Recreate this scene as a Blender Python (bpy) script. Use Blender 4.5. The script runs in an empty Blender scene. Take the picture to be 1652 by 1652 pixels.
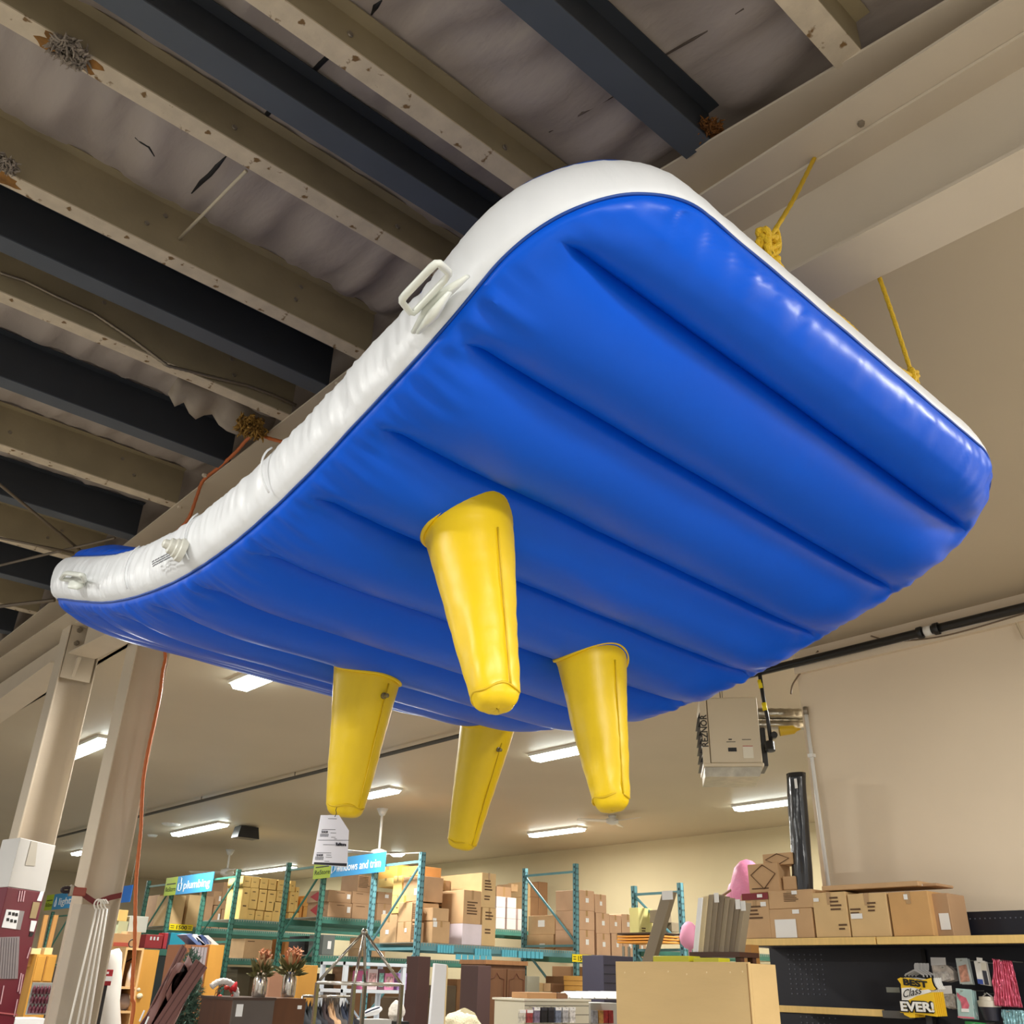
import bpy, math, random
from math import sin, cos, pi, radians
from mathutils import Vector, Matrix, noise
random.seed(7)
SC = bpy.context.scene
COL = SC.collection
# ---------------------------------------------------------------- camera
CAM_H = 1.6
FOC = 1491.0 / 1652.0
RIGHT = Vector((0.7457, -0.6658, 0.0240)).normalized()
FWD = Vector((0.5863, 0.6724, 0.4526))
FWD = (FWD - RIGHT * FWD.dot(RIGHT)).normalized()
UPV = RIGHT.cross(FWD)
cd = bpy.data.cameras.new('camera'); cam = bpy.data.objects.new('camera', cd); COL.objects.link(cam)
cd.sensor_width = 36; cd.lens = 36 * FOC; cd.clip_end = 200
m = Matrix.Identity(4)
for i in range(3):
    m[i][0] = RIGHT[i]; m[i][1] = UPV[i]; m[i][2] = -FWD[i]
m[2][3] = CAM_H
cam.matrix_world = m
SC.camera = cam
# ---------------------------------------------------------------- world, exposure
w = bpy.data.worlds.new('world'); SC.world = w; w.use_nodes = True
bg = w.node_tree.nodes['Background']; bg.inputs[0].default_value = (1.0, 0.96, 0.91, 1); bg.inputs[1].default_value = 0.34
SC.view_settings.view_transform = 'Standard'; SC.view_settings.look = 'None'
SC.view_settings.gamma = 1; SC.view_settings.exposure = 1.27; SC.view_settings.use_curve_mapping = False
LAMP_W = 62.0
EYE = Vector((0, 0, CAM_H))
# real positions were surveyed along sight lines: P gives the point of a sight line on a wall/deck/floor plane
def P(x, y, ax, v):
    d = FWD * 1491.0 + RIGHT * (x - 826.0) - UPV * (y - 826.0)
    i = 'xyz'.index(ax)
    return EYE + d * ((v - EYE[i]) / d[i])
# ---------------------------------------------------------------- materials
def s2l(c):
    c = c / 255.0
    return c / 12.92 if c <= .04045 else ((c + .055) / 1.055) ** 2.4
MATS = {}
def M(name, rgb, rough=.6, metal=0., var=0., vs=6., bump=0., bs=40., emis=0., rgb2=None, stretch=None, spec=None, coat=0., alpha=1., trans=0.):
    if name in MATS: return MATS[name]
    mt = bpy.data.materials.new(name); mt.use_nodes = True; MATS[name] = mt
    nt = mt.node_tree; b = nt.nodes['Principled BSDF']
    lin = [s2l(c) for c in rgb] + [1]
    b.inputs['Base Color'].default_value = lin
    b.inputs['Roughness'].default_value = rough; b.inputs['Metallic'].default_value = metal
    if spec is not None: b.inputs['Specular IOR Level'].default_value = spec
    if coat: b.inputs['Coat Weight'].default_value = coat; b.inputs['Coat Roughness'].default_value = .25
    if alpha < 1: b.inputs['Alpha'].default_value = alpha
    if trans: b.inputs['Transmission Weight'].default_value = trans
    if emis:
        b.inputs['Emission Color'].default_value = lin; b.inputs['Emission Strength'].default_value = emis
    tc = mp = None
    if var or bump or rgb2:
        tc = nt.nodes.new('ShaderNodeTexCoord'); mp = nt.nodes.new('ShaderNodeMapping')
        nt.links.new(tc.outputs['Object'], mp.inputs[0])
        if stretch: mp.inputs['Scale'].default_value = stretch
    if var or rgb2:
        n = nt.nodes.new('ShaderNodeTexNoise'); n.inputs['Scale'].default_value = vs; n.inputs['Detail'].default_value = 5
        nt.links.new(mp.outputs[0], n.inputs['Vector'])
        r = nt.nodes.new('ShaderNodeValToRGB')
        if rgb2:
            r.color_ramp.elements[0].position = .45; r.color_ramp.elements[1].position = .62
            r.color_ramp.elements[0].color = lin; r.color_ramp.elements[1].color = [s2l(c) for c in rgb2] + [1]
        else:
            r.color_ramp.elements[0].position = .3; r.color_ramp.elements[1].position = .7
            r.color_ramp.elements[0].color = [c * (1 - var) for c in lin[:3]] + [1]
            r.color_ramp.elements[1].color = [min(1, c * (1 + var)) for c in lin[:3]] + [1]
        nt.links.new(n.outputs[0], r.inputs[0]); nt.links.new(r.outputs[0], b.inputs['Base Color'])
    if bump:
        n2 = nt.nodes.new('ShaderNodeTexNoise'); n2.inputs['Scale'].default_value = bs; n2.inputs['Detail'].default_value = 4
        nt.links.new(mp.outputs[0], n2.inputs['Vector'])
        bn = nt.nodes.new('ShaderNodeBump'); bn.inputs['Strength'].default_value = bump; bn.inputs['Distance'].default_value = .02
        nt.links.new(n2.outputs[0], bn.inputs['Height']); nt.links.new(bn.outputs[0], b.inputs['Normal'])
    return mt
# ---------------------------------------------------------------- object helpers
ORG = {}
def tag(o, label, cat, group=None, kind=None):
    if label: o['label'] = label
    if cat: o['category'] = cat
    if group: o['group'] = group
    if kind: o['kind'] = kind
    return o
def thing(name, loc, label, cat, group=None):
    o = bpy.data.objects.new(name, None); o.empty_display_size = .1; COL.objects.link(o)
    o.location = loc; ORG[o.name] = Vector(loc)
    return tag(o, label, cat, group)
class MB:
    def __init__(s): s.v = []; s.f = []
    def add(s, vs, fs):
        k = len(s.v); s.v += [Vector(v) for v in vs]; s.f += [tuple(i + k for i in f) for f in fs]; return s
    def box(s, x0, x1, y0, y1, z0, z1, T=None):
        vs = [Vector((x, y, z)) for z in (z0, z1) for x, y in ((x0, y0), (x1, y0), (x1, y1), (x0, y1))]
        if T: vs = [T @ v for v in vs]
        return s.add(vs, [(0, 3, 2, 1), (4, 5, 6, 7), (0, 1, 5, 4), (1, 2, 6, 5), (2, 3, 7, 6), (3, 0, 4, 7)])
    def quad(s, a, b, c, d): return s.add([a, b, c, d], [(0, 1, 2, 3)])
    def prism(s, pts, vec):
        n = len(pts); vec = Vector(vec); pts = [Vector(p) for p in pts]
        return s.add(pts + [p + vec for p in pts], [tuple(range(n - 1, -1, -1)), tuple(range(n, 2 * n))] + [(i, (i + 1) % n, (i + 1) % n + n, i + n) for i in range(n)])
    def tube(s, pts, r, n=8, closed=False, flat=None):
        pts = [Vector(p) for p in pts]; N = len(pts); k0 = len(s.v); prev = None
        for i, p in enumerate(pts):
            a = pts[(i - 1) % N] if (closed or i > 0) else p; b = pts[(i + 1) % N] if (closed or i < N - 1) else p
            t = (b - a).normalized()
            if prev is None: u = t.orthogonal().normalized()
            else: u = (prev - t * prev.dot(t)).normalized()
            prev = u; v = t.cross(u); rr = r[i] if isinstance(r, (list, tuple)) else r
            for j in range(n):
                an = 2 * pi * j / n; s.v.append(p + (u * cos(an) + v * sin(an) * (flat or 1)) * rr)
        for i in range(N if closed else N - 1):
            for j in range(n):
                a = k0 + i * n + j; b = k0 + i * n + (j + 1) % n; c = k0 + ((i + 1) % N) * n + (j + 1) % n; d = k0 + ((i + 1) % N) * n + j
                s.f.append((a, b, c, d))
        if not closed:
            s.f.append(tuple(k0 + j for j in range(n - 1, -1, -1))); s.f.append(tuple(k0 + (N - 1) * n + j for j in range(n)))
        return s
    def lathe(s, c, prof, n=24, axis=(0, 0, 1)):
        ax = Vector(axis).normalized(); return s.tube([Vector(c) + ax * h for h, r in prof], [max(r, 1e-4) for h, r in prof], n)
    def build(s, name, mat, parent=None, smooth=False, bevel=0, label=None, cat=None, group=None, kind=None, sharp=None):
        if parent is not None: o0 = ORG[parent.name]
        else:
            xs = [v.x for v in s.v]; ys = [v.y for v in s.v]; zs = [v.z for v in s.v]
            o0 = Vector(((min(xs) + max(xs)) / 2, (min(ys) + max(ys)) / 2, min(zs)))
        me = bpy.data.meshes.new(name); me.from_pydata([v - o0 for v in s.v], [], s.f); me.update()
        o = bpy.data.objects.new(name, me); COL.objects.link(o)
        if mat: me.materials.append(mat)
        if smooth:
            for p in me.polygons: p.use_smooth = True
            if sharp: me.set_sharp_from_angle(angle=radians(sharp))
        if bevel:
            b = o.modifiers.new('b', 'BEVEL'); b.width = bevel; b.segments = 2; b.limit_method = 'ANGLE'
        ORG[o.name] = o0.copy()
        if parent is not None: o.parent = parent
        else: o.location = o0
        return tag(o, label, cat, group, kind)
def lerp(a, b, t): return a + (b - a) * t
def text(body, size, org, right, up, mat, parent, name='lettering', ext=.001, sx=1., bold=0., align='LEFT', shear=0., kern=1., fitw=None):
    cu = bpy.data.curves.new('t', 'FONT'); cu.body = body; cu.size = size; cu.extrude = ext; cu.align_x = align; cu.offset = bold; cu.shear = shear; cu.space_character = kern
    cu.resolution_u = 3
    tmp = bpy.data.objects.new('t', cu); COL.objects.link(tmp)
    dg = bpy.context.evaluated_depsgraph_get(); me = bpy.data.meshes.new_from_object(tmp.evaluated_get(dg))
    bpy.data.objects.remove(tmp); bpy.data.curves.remove(cu)
    r = Vector(right).normalized(); u = Vector(up).normalized(); n = r.cross(u)
    o0 = ORG[parent.name]; xm = max(v.co.x for v in me.vertices)
    if fitw: sx = fitw / xm
    for v in me.vertices:
        c = v.co.copy(); v.co = Vector(org) + r * c.x * sx + u * c.y + n * c.z - o0
    me.materials.clear(); me.materials.append(mat); me.name = name
    o = bpy.data.objects.new(name, me); COL.objects.link(o); o.parent = parent; ORG[o.name] = o0.copy()
    return o
def dup(root, off, label=None, group=None):
    r = root.copy(); COL.objects.link(r); r.location = root.location + Vector(off); ORG[r.name] = Vector(r.location)
    if label: r['label'] = label
    if group: r['group'] = group
    for ch in list(root.children):
        c = ch.copy(); COL.objects.link(c); c.parent = r
        for g in list(ch.children):
            d = g.copy(); COL.objects.link(d); d.parent = c
    return r
ORD = ['first', 'second', 'third', 'fourth', 'fifth', 'sixth', 'seventh', 'eighth', 'ninth', 'tenth', 'eleventh', 'twelfth', 'thirteenth', 'fourteenth']
# ================================================================ structure
paint = M('paint_beige', (208, 194, 172), .55, var=.03, vs=3, bump=.03, bs=60)
paint_wall = M('paint_wall', (230, 214, 190), .8, var=.03, vs=1.2)
paint_far = M('paint_far_wall', (212, 198, 160), .8, var=.03, vs=1.)
paint_ceil = M('paint_ceiling', (194, 180, 156), .5, var=.03, vs=.8)
black = M('black_pipe', (28, 28, 30), .35)
dark = M('dark', (20, 20, 22), .6)
steel = M('bolt_steel', (150, 140, 125), .4, metal=.6)
white = M('white_plastic', (236, 236, 232), .4)
def st(mb, name, mat, **k): return mb.build(name, mat, kind='structure', **k)
st(MB().box(-9, 17, -9, 35, -.12, 0), 'floor', M('floor_concrete', (156, 152, 144), .35, var=.12, vs=1.5))
CZ = 4.41
st(MB().box(2.77, 16.5, -5, 33.6, CZ, CZ + .05), 'ceiling', paint_ceil)
st(MB().box(16.38, 16.5, -3, 33.5, 0, CZ), 'wall_far', paint_far)
st(MB().box(-9, 16.4, 33.4, 33.5, 0, 5.6), 'wall_end', M('paint_end', (170, 158, 134), .8, var=.03, vs=1.))
st(MB().box(7.45, 7.6, -6, 4.475, 0, CZ), 'wall_right', paint_wall)
st(MB().box(7.40, 7.45, -6, 4.475, 4.18, 4.33), 'trim_1', paint_wall)
# far partition behind the heater, the side of the far room
def zt(y): return 4.474 + .153 * max(y, 0) if y < 3.43 else 5.0
def ph(y): return .18 if y < 3.5 else .32
# roof insulation: sagging vinyl facing with gathers between the purlins
mb = MB(); nx, ny = 150, 420; X0, X1, Y0, Y1 = -5.0, 3.0, -4.0, 17.0
PUR = [(-1.6, 0), (-.6, 1), (.2, 0), (.86, 1), (1.52, 0), (2.25, 1), (2.66, 0), (3.10, 1), (4.07, 1), (4.55, 0), (5.03, 1), (5.93, 0), (6.86, 1), (7.72, 0), (8.6, 1), (9.5, 0), (10.4, 1), (11.3, 0), (12.2, 1), (13.1, 0), (14.0, 1)]
py = sorted(p[0] for p in PUR)
for j in range(ny + 1):
    y = lerp(Y0, Y1, j / ny)
    d = min(abs(y - q) for q in py); below = [q for q in py if q <= y]; above = [q for q in py if q > y]
    span = (above[0] - below[-1]) if above and below else 1.2
    t = (y - below[-1]) / span if above and below else .5
    hb = lerp(.17, .30, min(1, max(0, (y - 2.8) / 1.4)))
    for i in range(nx + 1):
        x = lerp(X0, X1, i / nx)
        w_ = noise.noise(Vector((x * 8.5 + 1.4 * noise.noise(Vector((x * 1.1, y * 1.3, 3))), y * 1.2, 0))) * .062
        w_ += noise.noise(Vector((x * 1.6, y * 1.6, 9))) * .03 + abs(noise.noise(Vector((x * 9, y * 2.5 + x * 2, 5)))) * .016
        sag = .07 * min(1, span) * sin(pi * min(1, max(0, t)))
        mb.v.append(Vector((x, y, zt(y) + hb + .03 - sag + w_ * min(1, d / .12))))
for j in range(ny):
    for i in range(nx):
        a = j * (nx + 1) + i; mb.f.append((a, a + nx + 1, a + nx + 2, a + 1))
ins = M('insulation_facing', (176, 164, 154), .42, var=.1, vs=2.2, bump=.5, bs=9, stretch=(1, .35, 1))
st(mb, 'ceiling_insulation', ins, smooth=True)
st(MB().box(-6, 3.0, -5, 18, 5.9, 6.0), 'roof_deck', dark)
dg_ = bpy.context.evaluated_depsgraph_get()
def onsurf(x, y):
    d = (FWD * 1491.0 + RIGHT * (x - 826.0) - UPV * (y - 826.0)).normalized(); r = SC.ray_cast(dg_, EYE, d)
    return r[1] if r[0] else P(x, y, 'z', 5.2)
for k, (pts, lb) in enumerate([([(541, 76), (530, 90), (518, 101), (508, 112), (497, 122)], 'dark open seam across the roof facing near the top, right one'), ([(443, 171), (436, 178), (428, 188), (419, 196)], 'short dark seam across the roof facing beside the slate purlin'),
    ([(365, 252), (350, 268), (338, 282), (325, 293), (309, 312)], 'dark open seam across the roof facing beside the thin rod'), ([(218, 222), (228, 230), (240, 237), (249, 252)], 'small dark crack in the roof facing above the thin rod'),
    ([(616, 0), (606, 10), (599, 24)], 'dark seam at the top edge of the photo in the roof facing'), ([(1040, 108), (1120, 62), (1200, 14)], 'long fine crease across the roof facing at the upper right'), ([(886, 213), (940, 182), (1000, 150)], 'long fine crease across the roof facing above the raft corner')]):
    q = [onsurf(*p) for p in pts]; r_ = [.003] + [(.012 if k < 3 or k == 4 else .006)] * (len(q) - 2) + [.003]
    MB().tube(q, r_, 6).build('facing_seam', dark if k < 5 else M('crease', (96, 84, 74), .6), label=lb, cat='seam', smooth=True)
st(MB().box(-6, 3.0, 16.9, 17.0, 5, 6), 'trim_2', dark)
# ---- purlins
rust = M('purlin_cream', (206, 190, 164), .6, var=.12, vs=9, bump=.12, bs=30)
# rust spots mixed over the cream paint
nt = rust.node_tree; b_ = nt.nodes['Principled BSDF']
src = b_.inputs['Base Color'].links[0].from_socket
vo = nt.nodes.new('ShaderNodeTexNoise'); vo.inputs['Scale'].default_value = 17; vo.inputs['Detail'].default_value = 3
tcn = [n for n in nt.nodes if n.type == 'TEX_COORD'][0]; nt.links.new(tcn.outputs['Object'], vo.inputs['Vector'])
rp = nt.nodes.new('ShaderNodeValToRGB'); rp.color_ramp.elements[0].position = .62; rp.color_ramp.elements[1].position = .68
nt.links.new(vo.outputs[0], rp.inputs[0])
mx = nt.nodes.new('ShaderNodeMixRGB'); mx.inputs[2].default_value = (s2l(122), s2l(92), s2l(52), 1)
nt.links.new(rp.outputs[0], mx.inputs[0]); nt.links.new(src, mx.inputs[1]); nt.links.new(mx.outputs[0], b_.inputs['Base Color'])
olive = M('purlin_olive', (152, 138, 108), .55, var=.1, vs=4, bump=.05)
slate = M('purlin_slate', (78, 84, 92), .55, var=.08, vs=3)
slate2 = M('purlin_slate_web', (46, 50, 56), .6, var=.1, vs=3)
stain = M('rust_stain', (138, 96, 44), .9, var=.45, vs=14)
def stainpoly(x, y0, y1, z, half, seed):
    pts = []
    for i in range(28):
        a = 2 * pi * i / 28; k = .75 + .6 * noise.noise(Vector((cos(a) * 2 + seed, sin(a) * 2, 0)))
        pts.append(Vector((x + cos(a) * half * k, min(y1, max(y0, (y0 + y1) / 2 + sin(a) * (y1 - y0) * .8 * k)), z)))
    return MB().prism(pts, (0, 0, .003))
tuft = M('insulation_tuft', (150, 138, 124), .9, var=.3, vs=20, bump=.8, bs=40)
kk = 0
WORDS_P = {0.86: 'topmost at the upper right, short, meeting the tan girder', 2.25: 'running down to the top curve of the raft', 3.10: 'crossing from the top left corner with a frayed tuft', 4.07: 'with a thin rod leaning against its web', 5.03: 'carrying a flexible metal conduit', 6.86: 'just below the torn insulation', 8.6: 'last one before the crossed rods',
  1.52: 'wide, nearest the top right', 2.66: 'crossing the top left beside the rusty one', 4.55: 'just below the rod', 5.93: 'ending at the torn yellow insulation', 7.72: 'ending above the left end of the raft'}
for yy, lt in PUR:
    if yy < .5 or yy > 13: 
        pass
    z = zt(yy); h = lerp(.17, .31, min(1, max(0, (yy - 2.8) / 1.3))) ; fw = .10 if lt else .13
    wd = WORDS_P.get(yy)
    adj = 'cream rust-spotted steel roof purlin' if lt else 'dark slate-grey steel roof purlin'
    lab = adj + ', ' + wd if wd else adj + (' far down the roof, ' if yy > 9 else ' over the viewer, ') + ORD[PUR.index((yy, lt)) % 14] + ' in the row'
    t_ = thing('roof_purlin', (-1, yy, z), lab, 'purlin', 'steel roof purlins')
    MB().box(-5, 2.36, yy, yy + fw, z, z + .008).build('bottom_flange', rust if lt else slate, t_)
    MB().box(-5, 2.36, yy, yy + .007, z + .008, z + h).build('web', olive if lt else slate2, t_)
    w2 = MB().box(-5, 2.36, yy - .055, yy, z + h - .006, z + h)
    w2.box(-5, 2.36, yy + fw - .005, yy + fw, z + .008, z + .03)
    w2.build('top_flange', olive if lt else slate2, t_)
    if lt:
        for xb in ([-.2, 1.05, 1.95] if yy < 3.5 else [.95, 1.9]):
            MB().lathe((xb + random.uniform(-.1, .1), yy - .004, z + h * .38), [(0, .014), (.006, .012)], 8, (0, -1, 0)).build('bolt', steel, t_)
            if yy > 4: MB().lathe((xb + random.uniform(-.1, .1), yy - .004, z + h * .72), [(0, .014), (.006, .012)], 8, (0, -1, 0)).build('bolt', steel, t_)
def clump(c, r, mat, name, label, cat, squash=(1, 1, .5), n=220):
    mb = MB()
    c = Vector(c)
    for k in range(n):
        a = random.uniform(0, 2 * pi); q = random.uniform(0, 1) ** .5
        p = c + Vector((cos(a) * r * q * squash[0], sin(a) * r * q * squash[1], random.uniform(-1, 1) * r * squash[2]))
        pts = [p]
        d = Vector((random.uniform(-1, 1), random.uniform(-1, 1), random.uniform(-1, .3)))
        for s_ in range(4):
            d += Vector((random.uniform(-1, 1), random.uniform(-1, 1), random.uniform(-1, 1))) * .8
            pts.append(pts[-1] + d.normalized() * r * .13)
        mb.tube(pts, [r * .05, r * .10, r * .07, r * .05, r * .02], 4)
    return mb.build(name, mat, label=label, cat=cat, smooth=True)
c1 = P(113, 82, 'z', zt(3.1) - .02); clump(c1, .075, tuft, 'insulation_tuft', 'frayed grey insulation tuft poking past the rusty purlin at top left', 'insulation', (1, .8, .35))
stainpoly(c1.x, 3.102, 3.198, zt(3.1) - .0015, .15, 1).build('rust_stain', stain, label='brown rust stain around the frayed tuft on the cream purlin', cat='stain')
c2 = P(4, 262, 'z', 4.98); clump(c2, .06, tuft, 'insulation_tuft', 'small frayed tuft at the far left edge on a cream purlin', 'insulation', (1, .8, .35))
stainpoly(c2.x, 4.075, 4.165, 4.9985, .12, 5).build('rust_stain', stain, label='brown rust stain at the far left edge of a cream purlin', cat='stain')
c3 = P(1150, 215, 'z', 4.74); clump(c3 + Vector((-.03, 0, 0)), .05, M('rust_wool', (120, 74, 24), .9, var=.4, vs=20), 'insulation_tuft', 'rusty brown wool where the wide slate purlin meets the tan girder', 'insulation')
# torn vinyl and exposed yellow wool
torn = MB(); A0 = P(290, 625, 'z', 5.0); B0 = P(440, 700, 'z', 5.0); n = 14; rows = []
for r_ in range(5):
    row = []
    for i in range(n):
        t = i / (n - 1); e = .04 + .11 * (abs(sin(t * 7)) * .6 + noise.noise(Vector((t * 9, 1, 0))) * .7 + .2)
        row.append(Vector((lerp(A0.x, B0.x, t), 5.30 + .16 * r_ / 4 + .03 * sin(t * 9 + r_), 5.13 - e * r_ / 4 * 1.3 + .02 * sin(6 * t))))
    rows.append(row)
for r_ in range(5): torn.v += rows[r_]
for r_ in range(4):
    for i in range(n - 1): a = r_ * n + i; torn.f.append((a, a + 1, a + n + 1, a + n))
o = torn.build('torn_insulation_flap', M('vinyl_flap', (164, 150, 132), .5, bump=.2, bs=12), label='torn grey insulation facing hanging between two purlins at left', cat='insulation', smooth=True)
sm = o.modifiers.new('s', 'SOLIDIFY'); sm.thickness = .004
clump(P(405, 688, 'z', 4.98), .10, M('yellow_wool', (168, 128, 58), .95, var=.35, vs=16, bump=.8), 'exposed_insulation', 'yellow-brown insulation wool exposed beside the tan girder', 'insulation', (1, .6, .6), 260)
# vinyl corner flap at upper right beside girder, black tear in facing
MB().prism([P(722, 118, 'z', 5.02), P(738, 112, 'z', 5.02), P(744, 108, 'z', 5.03), P(738, 128, 'z', 5.0), P(730, 122, 'z', 5.0)], (0, .01, .01)).build('facing_tear', dark, label='small dark tear in the roof facing near the top centre', cat='tear')
# rod leaning from flange to web
a = P(397, 276, 'z', zt(3.2) - .01); b = P(289, 385, 'y', 4.06)
MB().tube([a, b], .009, 8).build('thin_rod', M('rod_cream', (196, 184, 158), .5), label='thin cream rod leaning across two roof purlins', cat='rod', smooth=True)
# flexible conduit along purlin web
pts = [P(x, y, 'y', 5.0) for x, y in [(0, 440), (40, 453), (90, 478), (150, 505), (210, 545), (270, 590), (330, 605), (400, 622), (440, 637), (480, 655)]]
cp = []
for i in range(len(pts) - 1):
    for k in range(14): cp.append(pts[i].lerp(pts[i + 1], k / 14))
mb = MB().tube(cp, [.0125 if i % 2 else .0095 for i in range(len(cp))], 8)
mb.build('flexible_conduit', M('conduit', (140, 128, 110), .35, metal=.7), label='spiral-wound flexible metal conduit along a purlin web at left', cat='conduit', smooth=True)
# cross rods
for k, (pa, pb, lb) in enumerate([((0, 782), (135, 892), 'thin steel cross rod sloping down to the right at the far left'), ((0, 912), (185, 868), 'thin steel cross rod rising towards the girder at the far left'), ((0, 978), (88, 968), 'pale flat brace bar just above the left end of the raft'), ((0, 868), (120, 892), 'second thin cross rod near the left end of the raft')]):
    a = P(*pa, 'z', 4.93 - .02 * k); b = P(*pb, 'z', 4.93 - .02 * k)
    MB().tube([a + (a - b) * .3, b], .012 if k != 2 else .02, 8).build('cross_rod', M('rod_steel', (120, 108, 92), .4, metal=.4), label=lb, cat='rod', group='roof cross rods', smooth=True)
# ---- girders: upper rafter on a deeper lower beam
def seg(mb, xs, za, zb, ya, yb):
    # sloped box: xs=(x0,x1), heights at ya and yb given as (lo,hi)
    x0, x1 = xs
    mb.add([(x0, ya, za[0]), (x1, ya, za[0]), (x1, yb, zb[0]), (x0, yb, zb[0]), (x0, ya, za[1]), (x1, ya, za[1]), (x1, yb, zb[1]), (x0, yb, zb[1])],
           [(0, 3, 2, 1), (4, 5, 6, 7), (0, 1, 5, 4), (1, 2, 6, 5), (2, 3, 7, 6), (3, 0, 4, 7)])
def zlb(y): return 3.913 + .0468 * y          # lower beam underside
def zlt(y): return 4.368 + .0468 * y if y < 3.4 else 4.527 + .025 * (y - 3.4)       # lower beam top
g = thing('steel_girder', (2.6, 4, zlb(4)), 'large tan steel girder over the raft with yellow rope slung round it', 'girder')
YA, YB = -3.0, 9.42
m1 = MB(); seg(m1, (2.50, 2.755), (zlb(YA), zlb(YA) + .014), (zlb(YB), zlb(YB) + .014), YA, YB); m1.build('bottom_flange', paint, g)
m1 = MB(); seg(m1, (2.622, 2.632), (zlb(YA) + .014, zlt(YA)), (zlb(3.4) + .014, zlt(3.4)), YA, 3.4); seg(m1, (2.622, 2.632), (zlb(3.4) + .014, zlt(3.4)), (zlb(YB) + .014, zlt(YB)), 3.4, YB); m1.build('web', paint, g)
m1 = MB(); seg(m1, (2.50, 2.755), (zlt(YA) - .014, zlt(YA)), (zlt(3.4) - .014, zlt(3.4)), YA, 3.4); seg(m1, (2.50, 2.755), (zlt(3.4) - .014, zlt(3.4)), (zlt(YB) - .014, zlt(YB)), 3.4, YB); m1.build('top_flange', paint, g)
g2 = thing('roof_rafter', (2.45, 4, zlt(4)), 'slimmer tan steel rafter lying on top of the large girder', 'girder')
def sg2(mb, xs, lo, hi, ys=(-3.0, 0, 3.43, 13.0)):
    for a, b in zip(ys[:-1], ys[1:]): seg(mb, xs, (lo(a), hi(a)), (lo(b), hi(b)), a, b)
zr = lambda y: zlt(y)
m1 = MB(); sg2(m1, (2.347, 2.86), lambda y: zr(y) + .002, lambda y: zr(y) + .014); m1.build('bottom_flange', paint, g2)
m1 = MB(); sg2(m1, (2.59, 2.60), lambda y: zr(y) + .014, lambda y: zt(y) - .012); m1.build('web', paint, g2)
m1 = MB(); sg2(m1, (2.347, 2.86), lambda y: zt(y) - .012, lambda y: zt(y)); m1.build('top_flange', paint, g2)
for (x, y) in [(1394, 98), (592, 583), (545, 619), (330, 766), (290, 818), (100, 960)]:
    p = P(x, y, 'z', zt(2) - .014 if x > 1000 else 4.985); p.z = zt(p.y) - .012
    MB().lathe(p, [(0, .02), (-.018, .018)], 6).build('bolt_head', paint, g2)
p = P(1388, 193, 'z', 4.43); MB().lathe((p.x, p.y, zlt(p.y) + .002), [(0, .014), (-.014, .012)], 6).build('bolt_head', steel, g2)
# left continuation beyond the column
g3 = thing('steel_girder', (2.6, 12, 4.3), 'tan steel girder running on past the left column to the image edge', 'girder')
m1 = MB(); zq = lambda y: 4.33 - .035 * (y - 10); seg(m1, (2.45, 2.755), (zq(9.8), zq(9.8) + .014), (zq(16), zq(16) + .014), 9.8, 16); m1.build('bottom_flange', paint, g3)
m1 = MB(); seg(m1, (2.60, 2.61), (zq(9.8) + .014, 4.67), (zq(16) + .014, 4.67), 9.8, 16); m1.build('web', paint, g3)
st(MB().box(2.86, 2.9, -5, 33, CZ, 5.9), 'trim_3', paint_ceil)
# ---- columns
def column(x0, x1, y0, y1, ztop, label):
    t_ = thing('steel_column', ((x0 + x1) / 2, (y0 + y1) / 2, 0), label, 'column', 'tan steel columns')
    MB().box(x0, x0 + .012, y0, y1, 0, ztop).build('flange', paint, t_, bevel=.003)
    MB().box(x1 - .012, x1, y0, y1, 0, ztop).build('flange', paint, t_, bevel=.003)
    mb = MB(); yc = (y0 + y1) / 2; prof = []
    # web with rolled fillets so that the channel reads rounded
    xs = [x0 + .012, x0 + .016, x0 + .03, x0 + .055, x1 - .055, x1 - .03, x1 - .016, x1 - .012]; dy = [.095, .07, .03, .008, .008, .03, .07, .095]
    n_ = len(xs)
    for z in (0, ztop):
        for x, d in zip(xs, dy): mb.v.append(Vector((x, yc - d, z)))
    for i in range(n_ - 1): mb.f.append((i, i + 1, n_ + i + 1, n_ + i))
    mb.box(x0 + .012, x1 - .012, yc - .004, yc + .004, 0, ztop)
    mb.build('web', paint, t_, smooth=True, sharp=50)
    return t_
c1_ = column(2.49, 2.83, 9.55, 9.80, 4.95, 'tan steel column at far left behind the red carton, carrying the girder')
mb = MB()
for (x, y) in [(128, 1017), (123, 1038)]: 
    p = P(x, y, 'y', 9.56); MB().lathe(p, [(-.001, .028), (.03, .026), (.031, .012), (.05, .012)], 6, (0, -1, 0)).build('bolt', steel, c1_)
MB().box(2.51, 2.80, 9.56, 9.575, 4.15, 4.94).build('end_plate', paint, c1_)
MB().prism([(2.6, 9.5, 4.34), (2.6, 9.42, 4.34), (2.6, 9.5, 4.16)], (.03, 0, 0)).build('gusset', paint, c1_)
c2_ = column(2.80, 3.12, 8.42, 8.68, 4.40, 'tan steel column with white rods strapped to it')
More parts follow.
